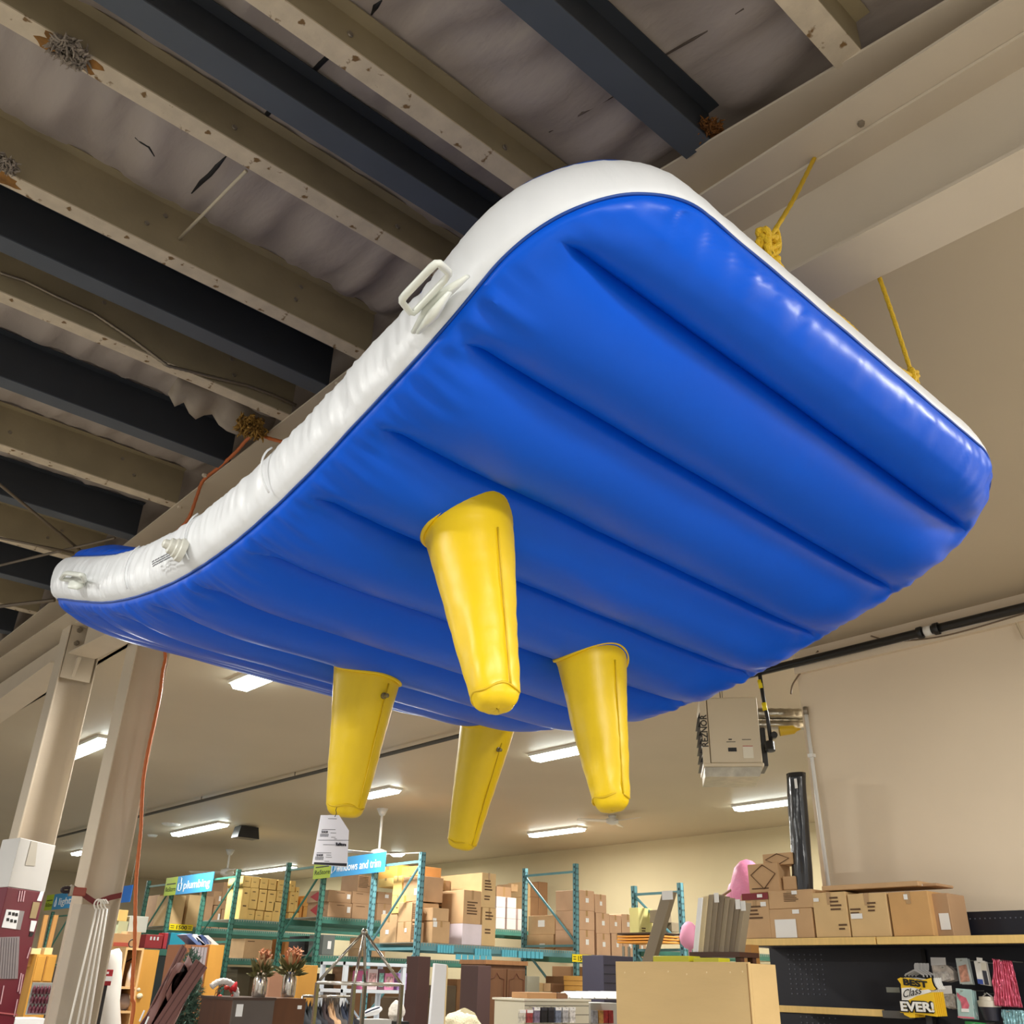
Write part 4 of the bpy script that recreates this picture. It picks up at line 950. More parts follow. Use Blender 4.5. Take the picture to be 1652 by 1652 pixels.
text('REZNOR', .082, HM @ Vector((-.214, -.008, -.46)), (0, 0, 1), HM.to_3x3() @ Vector((-1, 0, 0)), M('heater_ink', (60, 56, 50), .5), HT, fitw=.30, bold=.002)
hb = MB(); hb.box(-.04, .035, -.003, 0, -.50, -.465, HM); hb.build('nameplate', black, HT)
hb = MB(); hb.box(-.05, .03, -.003, 0, -.415, -.41, HM); hb.box(-.03, .0, -.003, 0, -.395, -.385, HM); hb.box(.09, .17, -.003, 0, -.395, -.39, HM); hb.build('printed_text', M('heater_ink', (60, 56, 50), .5), HT)
MB().box(.09, .18, -.004, 0, -.56, -.45, HM).build('data_label', M('label_cream', (232, 226, 208), .5), HT)
MB().box(.09, .18, -.006, -.004, -.455, -.45, HM).build('label_stripe', RED, HT)
MB().box(.262, .31, .05, .4, -.62, -.27, HM).build('burner_box', M('burner_black', (40, 38, 36), .4), HT, bevel=.01)
MB().lathe(HM @ Vector((.33, .0, -.42)), [(0, .045), (.08, .045), (.085, .02)], 14, HM.to_3x3() @ Vector((0, -.2, -1))).build('gas_valve', black, HT, smooth=True, sharp=40)
MB().lathe(HM @ Vector((.375, .02, -.36)), [(0, .03), (.06, .03)], 12, HM.to_3x3() @ Vector((0, -1, 0))).build('regulator', black, HT, smooth=True, sharp=40)
MB().tube([HM @ Vector(v) for v in ((.30, .0, .30), (.315, .0, .0), (.335, .0, -.2), (.345, .0, -.42))], .018, 10).build('gas_pipe', black, HT, smooth=True)
MB().tube([HM @ Vector(v) for v in ((.298, -.0, .16), (.306, .0, .08))], .021, 10).build('pipe_label', M('label_yellow', (244, 222, 20), .5), HT, smooth=True)
MB().tube([HM @ Vector(v) for v in ((.315, -.01, -.06), (.32, -.01, -.13))], .022, 10).build('pipe_label', M('label_yellow', (244, 222, 20), .5), HT, smooth=True)
for (y, z, r_) in ((.22, -.10, .052), (.22, -.205, .042)):
    a = HM @ Vector((.25, y, z)); b_ = HM @ Vector((.9, y + .1, z + .01))
    k = 24; MB().tube([a.lerp(b_, i / k) for i in range(k + 1)], [r_ + (.004 if i % 3 == 0 else 0) for i in range(k + 1)], 16).build('flue_duct', galv, HT, smooth=True)
for x in (-.05, -.03): MB().tube([HM @ Vector((x, .3, 0)), HM @ Vector((x, .3, .41))], .006, 6).build('hanger_rod', steel, HT)
y_ = MB().lathe(HM @ Vector((.43, .02, -.315)), [(0, .045), (.13, .038), (.15, .02), (.19, .006)], 12, HM.to_3x3() @ Vector((1, 0, .1)))
y_.build('cord_reel', M('reel_yellow', (214, 176, 40), .5), HT, smooth=True, sharp=40)
# ================================================================ gondola shelving at the right wall
navy = M('gondola_navy', (22, 24, 36), .5, var=.1, vs=2); mapl = M('maple_edge', (232, 196, 122), .5, var=.05, vs=6, stretch=(1, 8, 1))
G = thing('gondola_shelving', (7.1, 2, 0), 'dark navy pegboard shelving unit with maple edges along the right wall', 'shelving')
MB().box(7.22, 7.26, -1.2, 4.90, 0, 2.12).build('back_panel', navy, G)
dots = MB()
for i in range(7):
    for k in range(9): 
        y = 4.72 - i * .05; z = 1.84 - k * .035; dots.box(7.216, 7.22, y - .006, y + .006, z, z + .009)
for i in range(60): y = 3.3 - i * .035; dots.box(7.216, 7.22, y - .004, y + .004, 2.07, 2.078)
for i in range(7):
    for k in range(4): y = 4.66 - i * .05; z = 1.40 - k * .04; dots.box(7.216, 7.22, y - .006, y + .006, z, z + .009)
dots.build('peg_holes', M('peg_hole_light', (96, 98, 110), .6), G)
MB().box(6.82, 7.22, -1.2, 4.86, 1.89, 1.915).build('top_shelf', navy, G)
for a, b_ in ((4.88, 3.71), (3.70, 2.3), (2.29, .9)): MB().box(6.79, 6.82, b_, a, 1.895, 1.945).build('shelf_edge', mapl, G, bevel=.004)
MB().box(6.82, 7.22, 3.55, 4.60, 1.43, 1.455).build('lower_shelf', navy, G)
MB().box(6.79, 6.82, 3.73, 4.58, 1.44, 1.485).build('shelf_edge', mapl, G, bevel=.004)
MB().box(6.785, 6.82, 3.52, 3.73, 1.435, 1.48).build('price_channel', M('price_channel', (96, 94, 92), .4), G)
MB().box(7.20, 7.222, 3.56, 3.59, .2, 1.88).build('upright_slot', M('slot', (8, 8, 12), .6), G)
# cartons on the gondola (faces towards -X)
GG = 'cartons along the top of the navy shelving'
f5 = lambda *b: Z_(3.5, 1180, 1350, *b)
ZS = 1.946
CX(*f5(60, 218, 325, 575), 6.84, ZS, .33, K1c, 'tall brown carton with a dark red top band, leftmost on the shelving', GG, lab=[(.72, .72, .1, .2)], ink=[(.2, .8, .7, 4)])
CX(*f5(58, 208, 318, 356), 6.832, None, .003, (128, 44, 52), 'dark red printed band across the leftmost carton on the shelving', GG, tape=False, lab=[(.6, .3, .5, .2)])
z = CX(*f5(218, 462, 405, 566), 6.84, ZS, .33, K1c, 'brown carton with a large handwritten white sheet, second from the left', GG, lab=[(.12, .02, .62, .50), (.56, .82, .14, .16)], tape=False)
CX(*f5(208, 462, 300, 403), 6.84, z, .33, K1c, 'brown carton with a square maze print, on the one with the white sheet', GG, lab=[(.55, .75, .2, .12)], ink=[(.36, .72, .8, 6)])
CX(*f5(466, 660, 312, 560), 6.84, ZS, .33, K2c, 'tan carton with printed lines, third from the left on the shelving', GG, lab=[(.04, .80, .08, .16)], ink=[(.52, .9, .85, 4), (.7, .95, .25, 2)])
CX(*f5(666, 890, 318, 555), 6.84, ZS, .33, K2c, 'tan carton with torn white tape, fourth from the left on the shelving', GG, lab=[(.04, .42, .12, .3)], ink=[(.5, .75, .75, 3), (.04, .35, .62, 2)])
CX(*f5(898, 1128, 308, 550), 6.84, ZS, .33, (206, 162, 106), 'largest tan carton at the right end of the row', GG, lab=[(.4, .82, .12, .1)])
CX(*f5(1135, 1240, 318, 542), 6.90, ZS, .26, K3c, 'darker brown carton with a large white label, rightmost in the row', GG, lab=[(.35, .15, .38, .55)], tape=False)
zz = P(1400, 1438, 'x', 6.84).z
CX(*f5(508, 1060, 262, 308), 6.86, zz + .02, .32, K1c, 'long flat brown carton lying across the three right cartons', GG, tape=False)
CX(*f5(1062, 1165, 262, 310), 6.92, zz + .02, .26, K3c, 'crumpled end carton beside the long flat one', GG, tape=False, lab=[(.1, .2, .6, .12)])
CX(*f5(95, 270, 150, 315), 7.02, None, .18, K1c, 'brown carton with a printed diamond, behind the leftmost carton', GG, dm=(.12, .62, .95), ink=[(.1, .9, .12, 1)], tape=False)
CX(*f5(176, 345, 92, 160), 7.05, None, .16, K1c, 'highest brown carton at the left of the shelving', GG, dm=(.0, .5, .95), tape=False)
CX(*f5(290, 362, 222, 300), 7.04, None, .16, K1c, 'small plain brown carton left of the black upright roll', GG, tape=False)
# black upright roll
a = P(1306, 1445, 'x', 7.2); b_ = P(1282, 1248, 'x', 7.2)
T_ = thing('wrapped_roll', (7.25, 4.42, 1.95), 'tall glossy black wrapped roll standing behind the cartons', 'roll')
blk = M('black_film', (34, 36, 40), .18, bump=.5, bs=9, stretch=(1, 1, .3), spec=.7)
mb = MB(); N = 30
for i in range(N + 1):
    t = i / N; c = Vector((7.13, lerp(P(1293, 1445, 'x', 7.13).y, P(1284, 1250, 'x', 7.13).y, t), lerp(1.95, P(1284, 1248, 'x', 7.13).z, t)))
    for j in range(20):
        an = 2 * pi * j / 20; r_ = .085 + .008 * noise.noise(Vector((cos(an) * 2, sin(an) * 2, t * 6)))
        mb.v.append(c + Vector((cos(an) * r_ * .8, sin(an) * r_, 0)))
for i in range(N):
    for j in range(20): q = i * 20 + j; r_ = i * 20 + (j + 1) % 20; mb.f.append((q, r_, r_ + 20, q + 20))
mb.f.append(tuple(N * 20 + j for j in range(20)))
mb.build('film', blk, T_, smooth=True)
rl = P(1284, 1262, 'x', 7.055); MB().box(7.05, 7.055, rl.y - .012, rl.y + .012, rl.z - .05, rl.z + .03).build('label', LBL, T_)
# ---- merchandise on hooks
def hook(y, z, mat, n=1): pass
F6 = lambda x, y, X: P(1400 + x / 6.5556, 1500 + y / 6.5556, 'x', X)
def hang(nm, label, cat, pts, X, mat, th=.012, copies=3, gap=.03, group=None, parts=()):
    c = [F6(x, y, X) for x, y in pts]; cen = sum(c, Vector()) / len(c)
    t_ = thing(nm, tuple(cen), label, cat, group)
    for k in range(copies):
        off = Vector((gap * k, 0, -.004 * k)); MB().prism([p + off for p in c], (th, 0, 0)).build(['front_pack', 'pack_behind', 'pack_behind', 'pack_behind'][min(k, 3)] if copies > 1 else 'pack', mat, t_, bevel=.002)
    for (pn, pp, pm, e) in parts:
        MB().prism([F6(x, y, X) + Vector((-e, 0, 0)) for x, y in pp], (e * .8, 0, 0)).build(pn, pm, t_)
    zt_ = max(p.z for p in c); yc = cen.y
    MB().tube([(X - .03, yc, zt_ - .015), (7.22, yc, zt_ - .01)], .003, 6).build('peg_hook', wire, t_)
    return t_
clearp = M('clear_pack', (188, 178, 168), .2, var=.35, vs=26, spec=.8); silv = M('silver_beads', (206, 200, 194), .25, metal=.4, var=.4, vs=40)
hang('bead_bag', 'clear bag of silver beads with a grey header, upper one beside the yellow sign', 'bag', [(672, 375), (830, 372), (900, 430), (915, 530), (840, 550), (700, 530)], 6.92, clearp, .03, 2, .05, 'bags of silver beads', [('header_card', [(665, 292), (822, 294), (830, 372), (672, 378)], M('header_grey', (190, 188, 186), .5), .004), ('beads', [(700, 450), (850, 440), (880, 520), (800, 545), (715, 520)], silv, .012)])
hang('bead_bag', 'clear bag of silver beads with a white header, lower one beside the yellow sign', 'bag', [(745, 680), (895, 675), (925, 760), (930, 830), (860, 835), (770, 790)], 6.92, clearp, .03, 2, .05, 'bags of silver beads', [('header_card', [(732, 598), (885, 590), (895, 676), (748, 682)], M('header_white', (222, 218, 214), .5), .004), ('beads', [(765, 715), (895, 705), (905, 815), (790, 800)], silv, .012)])
pk = M('pack_pink_foil', (214, 110, 130), .5, var=.3, vs=30); pgy = M('pack_card', (170, 178, 176), .4, var=.15, vs=12)
hang('novelty_pack', 'pale card pack with pink and tan picture, upper of the pink picture packs', 'pack', [(925, 300), (1050, 298), (1108, 575), (972, 572)], 6.90, pgy, .006, 2, .03, 'packs with pink pictures', [('picture', [(960, 385), (1040, 365), (1082, 545), (985, 555)], M('picture_tan', (180, 130, 110), .5, var=.4, vs=40), .003)])
hang('novelty_pack', 'pale aqua card pack with a pink glitter picture and white sticker, lower one', 'pack', [(928, 618), (1095, 632), (1128, 940), (955, 930)], 6.90, M('pack_aqua', (176, 206, 204), .4), .006, 3, .03, 'packs with pink pictures', [('picture', [(945, 660), (975, 690), (1040, 720), (1075, 800), (1060, 850), (1000, 850), (985, 760), (945, 700)], pk, .003), ('sticker', [(990, 832), (1068, 836), (1072, 872), (994, 868)], sw, .004), ('edge_band', [(952, 912), (1126, 926), (1128, 942), (955, 930)], M('pack_pink', (226, 120, 140), .5), .004)])
cup = M('cup_dark', (44, 44, 56), .3); cupw = M('cup_cream', (214, 208, 192), .4)
hang('picture_pack', 'white pack with a blue skirt and dark cup picture, upper row', 'pack', [(1120, 330), (1190, 322), (1240, 330), (1290, 590), (1165, 570)], 6.90, M('pack_white', (222, 220, 214), .4), .006, 2, .03, 'packs with cup pictures', [('hang_tab', [(1150, 292), (1212, 298), (1215, 332), (1155, 330)], M('pack_white', (222, 220, 214), .4), .003), ('blue_print', [(1158, 520), (1215, 525), (1225, 578), (1168, 570)], M('print_blue', (50, 74, 150), .5), .003), ('cup_print', [(1210, 430), (1255, 435), (1285, 585), (1240, 580)], cup, .003), ('lid_print', [(1196, 345), (1255, 348), (1262, 430), (1205, 428)], cupw, .003)])
def tumbler():
    c0 = F6(1285, 960, 6.92); c1 = F6(1262, 700, 6.92); h = c1.z - c0.z
    t_ = thing('tumbler_pack', tuple(c0), 'dark tumbler with a cream lid in a clear pack, hanging in the lower row', 'tumbler')
    yv = (c0.y + c1.y) / 2; cc = (6.95, yv, c0.z)
    MB().lathe(cc, [(0, .048), (h * .55, .066)], 24).build('cup', cup, t_, smooth=True, sharp=40)
    MB().lathe(cc, [(h * .55, .069), (h * .8, .072), (h * .82, .060), (h * .97, .058), (h * .98, .02)], 24).build('lid', cupw, t_, smooth=True, sharp=40)
    MB().tube([(6.94, yv + .09, c0.z + h * .15), (6.93, yv + .10, c0.z + h * .6)], .004, 6).build('straw', sw, t_, smooth=True)
    MB().tube([(6.94, yv + .03, c0.z + h * .97), (6.94, yv, c0.z + h * 1.12), (6.94, yv - .03, c0.z + h * .97)], .004, 6).build('hang_loop', sw, t_, smooth=True)
    MB().tube([(6.90, yv, c0.z + h * 1.1), (7.22, yv, c0.z + h * 1.1)], .003, 6).build('peg_hook', wire, t_)
tumbler()
def crinkle(pts, X, n, mat, nm, t_, amp=.012, seed=0):
    # pleated foil between a top edge and a bottom edge
    (a0, a1), (b0, b1) = pts; mb = MB(); m_ = 26
    for i in range(m_ + 1):
        t = i / m_
        for k in range(n + 1):
            u = k / n; p = F6(lerp(lerp(a0[0], a1[0], u), lerp(b0[0], b1[0], u), t), lerp(lerp(a0[1], a1[1], u), lerp(b0[1], b1[1], u), t), X)
            p.x += sin(k * 1.55 + noise.noise(Vector((t * 3, k * .4, seed))) * 2.5) * amp + noise.noise(Vector((t * 9, k * .5, 3))) * amp
            mb.v.append(p)
    for i in range(m_):
        for k in range(n): q = i * (n + 1) + k; mb.f.append((q, q + n + 1, q + n + 2, q + 1))
    o = mb.build(nm, mat, t_, smooth=True); s_ = o.modifiers.new('s', 'SOLIDIFY'); s_.thickness = .003
T_ = thing('foil_curtain', tuple(F6(1460, 800, 6.9)), 'pink metallic foil fringe curtain hanging at the right edge', 'foil curtain')
crinkle((((1315, 305), (1530, 330)), ((1345, 805), (1640, 825))), 6.90, 40, M('pink_foil', (222, 104, 130), .22, metal=.55), 'fringe', T_)
yv = F6(1420, 310, 6.9); MB().tube([(6.86, yv.y, yv.z - .01), (7.22, yv.y, yv.z - .01)], .003, 6).build('peg_hook', wire, T_)
T_ = thing('foil_curtain', tuple(F6(1530, 980, 6.9)), 'pale aqua iridescent foil pack in the bottom right corner', 'foil pack')
crinkle((((1412, 842), (1640, 850)), ((1440, 1100), (1690, 1100))), 6.93, 30, M('aqua_foil', (150, 196, 204), .2, metal=.5), 'fringe', T_, .008, 4)
yv = F6(1500, 846, 6.93); MB().tube([(6.88, yv.y, yv.z - .01), (7.22, yv.y, yv.z - .01)], .003, 6).build('peg_hook', wire, T_)
hang('green_pack', 'green pack peeking up at the bottom below the aqua pack', 'pack', [(1025, 965), (1240, 985), (1250, 1080), (1030, 1080)], 6.92, M('pack_green', (60, 150, 84), .4), .02, 1)
# Best Class Ever yard-sign cutouts on a hanger
ysh = M('sign_yellow', (248, 204, 46), .5); wsh = M('cut_white', (246, 246, 242), .5); bk = M('letter_black', (24, 24, 26), .5)
XS = 6.72
Tn = thing('cutout_sign', tuple(F6(520, 930, XS)), 'yellow cutout sign reading BEST Class EVER hanging in front of the navy shelving', 'sign')
def poly(pts, dx, th, mat, nm):
    return MB().prism([F6(x, y, XS) + Vector((dx, 0, 0)) for x, y in pts], (th, 0, 0)).build(nm, mat, Tn)
rib = [(312, 520), (345, 505), (372, 510), (420, 508), (500, 520), (560, 535), (620, 522), (668, 508), (672, 545), (690, 592), (718, 628), (690, 640), (640, 630), (570, 640), (480, 610), (405, 612), (352, 620), (350, 575)]
body = [(355, 618), (405, 612), (480, 610), (570, 640), (640, 630), (665, 640), (668, 660), (520, 700), (430, 745), (362, 760)]
evr = [(335, 762), (362, 760), (430, 745), (520, 700), (668, 665), (690, 660), (735, 920), (560, 895), (500, 888), (498, 930), (450, 930), (388, 900), (378, 880), (345, 875)]
for k in range(1, 6):
    for pl_, mt_ in ((rib, bk if k == 1 else wsh), (evr, ysh), (body, wsh)):
        MB().prism([F6(x + 7 * k, y - 1 * k, XS) + Vector((.018 * k, 0, 0)) for x, y in pl_], (.006, 0, 0)).build('cutout_behind', mt_, Tn)
poly(rib, 0, .008, ysh, 'upper_ribbon'); poly(body, -.001, .008, wsh, 'middle_band'); poly(evr, -.002, .008, ysh, 'lower_banner')
def stxt(s, px, py, px2, py2, hpx, mat, dx, **k):
    a = F6(px, py, XS); b_ = F6(px2, py2, XS); r = (b_ - a); L = r.length; H = (F6(px, py - hpx, XS) - a).length
    o = text(s, H / .70, a + Vector((dx, 0, 0)), r, Vector((0, 0, 1)), mat, Tn, fitw=L, **k); return o
stxt('BEST', 378, 580, 640, 612, 62, bk, -.004, bold=.0025, name='lettering_best')
stxt('Class', 370, 722, 580, 672, 78, bk, -.006, shear=.35, name='lettering_class')
stxt('EVER!', 355, 852, 715, 868, 92, bk, -.006, bold=.010, name='lettering_outline')
stxt('EVER!', 355, 852, 715, 868, 92, wsh, -.009, bold=.0030, name='lettering_ever')
hk = [(395, 490), (400, 475), (488, 430), (500, 430), (590, 480), (590, 500)]
for k in range(4):
    MB().tube([F6(x + 22 * k, y, XS) + Vector((.02 * k, 0, 0)) for x, y in hk], .006, 6).build('hanger_loop', M('hanger_grey', (160, 160, 160), .3), Tn)
    MB().prism([F6(x + 22 * k, y, XS) + Vector((.01 + .02 * k, 0, 0)) for x, y in [(485, 430), (480, 375), (488, 352), (520, 350), (525, 375), (525, 432)]], (.006, 0, 0)).build('hang_tab', M('hanger_grey', (160, 160, 160), .3), Tn)
MB().box(XS + .12, XS + .13, F6(545, 900, XS).y - .02, F6(545, 900, XS).y + .02, 0, F6(520, 900, XS).z).build('stake', M('stake', (70, 72, 78), .5), Tn)
p = F6(190, 590, 6.9); q = F6(335, 665, 6.9)
MB().box(6.9, 6.91, q.y, p.y, q.z, p.z - .01).build('shelf_label_holder', M('label_holder', (120, 122, 112), .4), label='small grey label holder sticking out left of the yellow cutout sign', cat='label holder')
MB().box(6.91, 7.22, q.y, q.y + .01, q.z + .01, q.z + .02).build('holder_arm', black, label='thin black arm carrying the grey label holder', cat='bracket')
# ================================================================ plywood crate
ply = M('plywood', (216, 184, 128), .7, var=.07, vs=2.2, bump=.05, bs=20, stretch=(1, .5, 2))
a = P(993, 1556, 'x', 4.5); b_ = P(1207, 1552, 'x', 4.5)
Tc = thing('plywood_crate', (4.7, (a.y + b_.y) / 2, 0), 'plain plywood crate in front of the navy shelving', 'crate')
MB().box(4.5, 4.52, b_.y, a.y, 0, 1.718).build('front_panel', ply, Tc, bevel=.002)
MB().box(4.52, 4.745, b_.y, b_.y + .02, 0, 1.712).build('end_panel', ply, Tc, bevel=.002)
MB().box(4.52, 4.75, b_.y + .02, a.y, 1.66, 1.68).build('top_board', ply, Tc)
MB().box(4.52, 4.75, a.y - .02, a.y, 0, 1.66).build('end_panel', ply, Tc); MB().box(4.73, 4.75, b_.y + .02, a.y - .02, 0, 1.66).build('back_panel', ply, Tc)
MB().box(4.497, 4.5, b_.y + .006, b_.y + .010, 0, 1.71).build('joint_line', M('ply_edge', (150, 112, 66), .8), Tc)
for x in (1008, 1040, 1078, 1108, 1140, 1178, 1198):
    p = P(x, 1570 + random.uniform(-3, 2), 'x', 4.5); MB().lathe(p, [(-.001, .006), (.0015, .004)], 8, (-1, 0, 0)).build('screw_head', M('screw_pale', (236, 210, 160), .4), Tc)
# leaning board and stack of panels behind the crate
def slab(pb, pt, X, wpx, th, mat, nm, label, cat, group=None, zb=None, lab=False):
    b0 = P(*pb, 'x', X); t0 = P(*pt, 'x', X); yb = P(pb[0] + wpx, pb[1], 'x', X)
    d = t0 - b0; w_ = Vector((0, yb.y - b0.y, 0))
    t_ = thing(nm, tuple(b0), label, cat, group)
    e = b0 if zb is None else b0 - d * ((b0.z - zb) / max(d.z, .01))
    MB().prism([e, e + w_, t0 + w_, t0], (th, 0, 0)).build('board', mat, t_, bevel=.003)
    if lab: 
        n_ = -.002
        MB().prism([t0 + Vector((n_, 0, -.05)), t0 + w_ + Vector((n_, 0, -.05)), t0 + w_ + Vector((n_, 0, .01)), t0 + Vector((n_, 0, .01))], (.002, 0, 0)).build('white_wrap', LBL, t_)
    return t_
taupe = [M('panel_taupe%d' % i, c, .6) for i, c in enumerate([(140, 126, 104), (126, 112, 92), (152, 138, 114)])]
slab((1035, 1553), (1068, 1440), 5.6, 17, .05, taupe[0], 'leaning_board', 'tall taupe board leaning left of the panel stack', 'board', zb=.02, lab=True)
shelfZ = 1.70
Tt = thing('brown_table', (5.75, 4.3, 0), 'dark brown top rail under the stack of leaning panels', 'table')
a = P(1112, 1536, 'x', 5.45); b_ = P(1198, 1546, 'x', 5.45)
MB().box(5.45, 5.66, b_.y + .02, a.y, a.z - .03, a.z).build('top', M('dark_walnut', (74, 44, 30), .5), Tt)
for y in (b_.y, a.y - .05):
    for x in (5.47, 5.6): MB().box(x, x + .04, y + .03, y + .07, 0, a.z - .03).build('leg', M('dark_walnut', (74, 44, 30), .5), Tt)
pz = a.z
names = ['white-edged', 'pale', 'taupe', 'grey', 'dark taupe', 'brown-grey', 'taupe-brown', 'grey-brown', 'warm taupe']
for i in range(9):
    x0 = 1117 + i * 8.2; tp = (1126 + i * 8.6, 1442 + abs(i - 2.5) * 2.6)
    slab((x0 + 1, 1533 + i * .4), tp, 5.5 + i * .006, 7.6, .07, sw if i == 0 else (M('panel_cream', (214, 196, 156), .6) if i == 1 else taupe[i % 3]), 'door_panel', '%s panel leaning in the upright stack, %s from the left' % (names[i], ORD[i]), 'panel', 'panels leaning in a stack on the brown rail', zb=pz + .002, lab=(i in (3, 7, 8)))
yl = M('tote_yellow', (206, 200, 48), .4)
for i, (a0, a1, t0, t1) in enumerate([(1053, 1112, 1542, 1556), (1118, 1160, 1545, 1556)]):
    a = P(a0, t0, 'x', 5.3); b_ = P(a1, t1, 'x', 5.3)
    t_ = thing('yellow_tote', (5.35, (a.y + b_.y) / 2, 0), 'yellow plastic tote rim just above the plywood crate, %s one' % ['left', 'right'][i], 'tote', 'yellow totes')
    MB().box(5.3, 5.42, b_.y, a.y, a.z - .35, a.z).build('rim', yl, t_, bevel=.005); MB().box(5.31, 5.41, b_.y + .01, a.y - .01, 0, a.z - .35).build('body', yl, t_)
a = P(1199, 1524, 'x', 6.3); b_ = P(1213, 1550, 'x', 6.3)
MB().box(6.3, 6.4, b_.y, a.y, 0, a.z).build('wooden_post', M('post_wood', (176, 126, 66), .6), label='short wooden post left of the navy shelving under the maple edge', cat='post')
# pink plush lumps and a hanging cord behind cartons
pinkm = M('pink_film', (240, 150, 190), .5, bump=.4, bs=20)
def blob(c, r, mat, name, label, cat, sq=(1, 1, 1), group=None, parent=None, seed=0, amp=.18, n=24):
    mb = MB(); c = Vector(c)
    for i in range(n + 1):
        th = pi * i / n
        for j in range(2 * n):
            ph_ = pi * j / n; d = Vector((sin(th) * cos(ph_), sin(th) * sin(ph_), cos(th)))
            k = r * (1 + amp * noise.noise(d * 2.2 + Vector((seed, 0, 0))))
            mb.v.append(c + Vector((d.x * sq[0], d.y * sq[1], d.z * sq[2])) * k)
    for i in range(n):
        for j in range(2 * n): a = i * 2 * n + j; b = i * 2 * n + (j + 1) % (2 * n); mb.f.append((a, a + 2 * n, b + 2 * n, b))
    return mb.build(name, mat, parent, smooth=True, label=label, cat=cat, group=group)
def bundle(p, r, mat, label):
    MB().lathe((p.x, p.y, 0), [(0, .16), (.02, .16), (.03, .02), (p.z - r * 1.3, .02), (p.z - r * 1.25, r * .5), (p.z - r * .8, r * .9), (p.z - r * .2, r), (p.z + r * .3, r * .86), (p.z + r * .8, r * .7), (p.z + r * 1.15, r * .35), (p.z + r * 1.25, r * .05)], 18).build('pink_bundle', mat, label=label, cat='bundle', smooth=True)
bundle(P(1207, 1425, 'x', 7.9), .17, pinkm, 'bright pink wrapped bundle left of the highest brown carton')
bundle(P(1192, 1446, 'x', 8.2), .13, pinkm, 'smaller pink wrapped bundle above the panel stack')
bundle(P(1112, 1508, 'x', 9.0), .11, M('pink_dull', (222, 150, 180), .6), 'dull pink bundle behind the left of the panel stack')
MB().tube([P(1162, 1447, 'x', 7.8), P(1197, 1424, 'x', 7.8)], .012, 6).build('brown_pole', M('pole_brown', (150, 116, 80), .6), label='thin brown pole slanting into the pink bundle', cat='pole')
# navy door panel
a = P(973, 1541, 'y', 9.6); b_ = P(1023, 1600, 'y', 9.6)
Td = thing('navy_cabinet', ((a.x + b_.x) / 2, 9.7, 0), 'dark navy cabinet with horizontal grooves left of the plywood crate', 'cabinet')
MB().box(a.x, b_.x, 9.6, 10.0, 0, a.z).build('body', M('cab_navy', (58, 56, 72), .5), Td, bevel=.004)
for k in range(7): MB().box(a.x + .01, b_.x - .01, 9.597, 9.6, a.z - .12 - k * .11, a.z - .112 - k * .11).build('groove', M('groove', (30, 30, 40), .6), Td)
for x in (1006, 1015): p = P(x, 1541, 'y', 9.7); p.z = a.z + .001; MB().tube([p, p + Vector((0, 0, .13))], .02, 10).build('metal_can', M('can', (130, 126, 112), .3, metal=.6), label='small grey metal tube on the navy cabinet, %s one' % ('left' if x < 1010 else 'right'), cat='tube', group='tubes on the navy cabinet', smooth=True, sharp=40)
# ================================================================ furniture and goods along the bottom
def PP(px, py, pt, nrm):
    d = FWD * 1491.0 + RIGHT * (px - 826.0) - UPV * (py - 826.0); nrm = Vector(nrm)
    return EYE + d * ((Vector(pt) - EYE).dot(nrm) / d.dot(nrm))
def stand(name, label, cat, px0, px1, pt, pb, Y, dep, mat, zb=0., group=None, bev=.004, part='body'):
    """a free-standing thing with its front on plane y=Y; returns (thing, x0, x1, ztop)"""
    ym = (pt + pb) / 2; x0 = P(px0, ym, 'y', Y).x; x1 = P(px1, ym, 'y', Y).x; z1 = P((px0 + px1) / 2, pt, 'y', Y).z
    if zb is None: zb = P((px0 + px1) / 2, pb, 'y', Y).z
    t_ = thing(name, ((x0 + x1) / 2, Y + dep / 2, zb), label, cat, group)
    MB().box(x0, x1, Y, Y + dep, zb, z1).build(part, mat, t_, bevel=bev)
    return t_, x0, x1, z1, zb
# ---- crimson carton at the left edge
zt0 = 2.56
Lc, Cc, Rc_ = P(9, 1354, 'z', zt0), P(33, 1351, 'z', zt0), P(90, 1364, 'z', zt0)
Lc = Cc + (Lc - Cc).normalized() * .30
Dc = Lc + Rc_ - Cc; zw = P(15, 1431, 'y', Cc.y).z
crim = M('carton_crimson', (106, 16, 38), .45, var=.05, vs=3); offw = M('carton_offwhite', (206, 204, 200), .55, var=.04, vs=3)
Tr = thing('tall_carton', (Cc.x, Cc.y, 0), 'very tall crimson carton with a white top standing at the left edge', 'carton')
def col4(z0, z1): return [Vector((p.x, p.y, z0)) for p in (Lc, Cc, Rc_, Dc)], Vector((0, 0, z1 - z0))
MB().prism(*col4(0, zw)).build('body', crim, Tr, bevel=.006); MB().prism(*col4(zw, zt0)).build('white_top', offw, Tr, bevel=.006)
fn = (Rc_ - Cc).cross(Vector((0, 0, 1))).normalized()
if fn.dot(EYE - Cc) < 0: fn = -fn
def face(pts, mat, nm, e=.004): MB().prism([PP(x, y, Cc, fn) + fn * e for x, y in pts], fn * -.003).build(nm, mat, Tr)
face([(50, 1357), (60, 1359), (56, 1397), (40, 1396)], M('clear_tape', (190, 184, 172), .2), 'tape')
face([(10, 1467), (31, 1469), (25, 1499), (2, 1496)], sw, 'picture_white'); face([(31, 1469), (39, 1470), (32, 1500), (25, 1499)], M('picture_grey', (146, 140, 140), .5), 'picture_grey')
for i, (x, y) in enumerate([(15, 1473), (21, 1474), (26, 1475), (12, 1483), (18, 1485), (24, 1486)]): face([(x - 2, y - 2), (x + 2, y - 2), (x + 1.6, y + 3), (x - 2.4, y + 3)], INKB, 'picture_mark', .006)
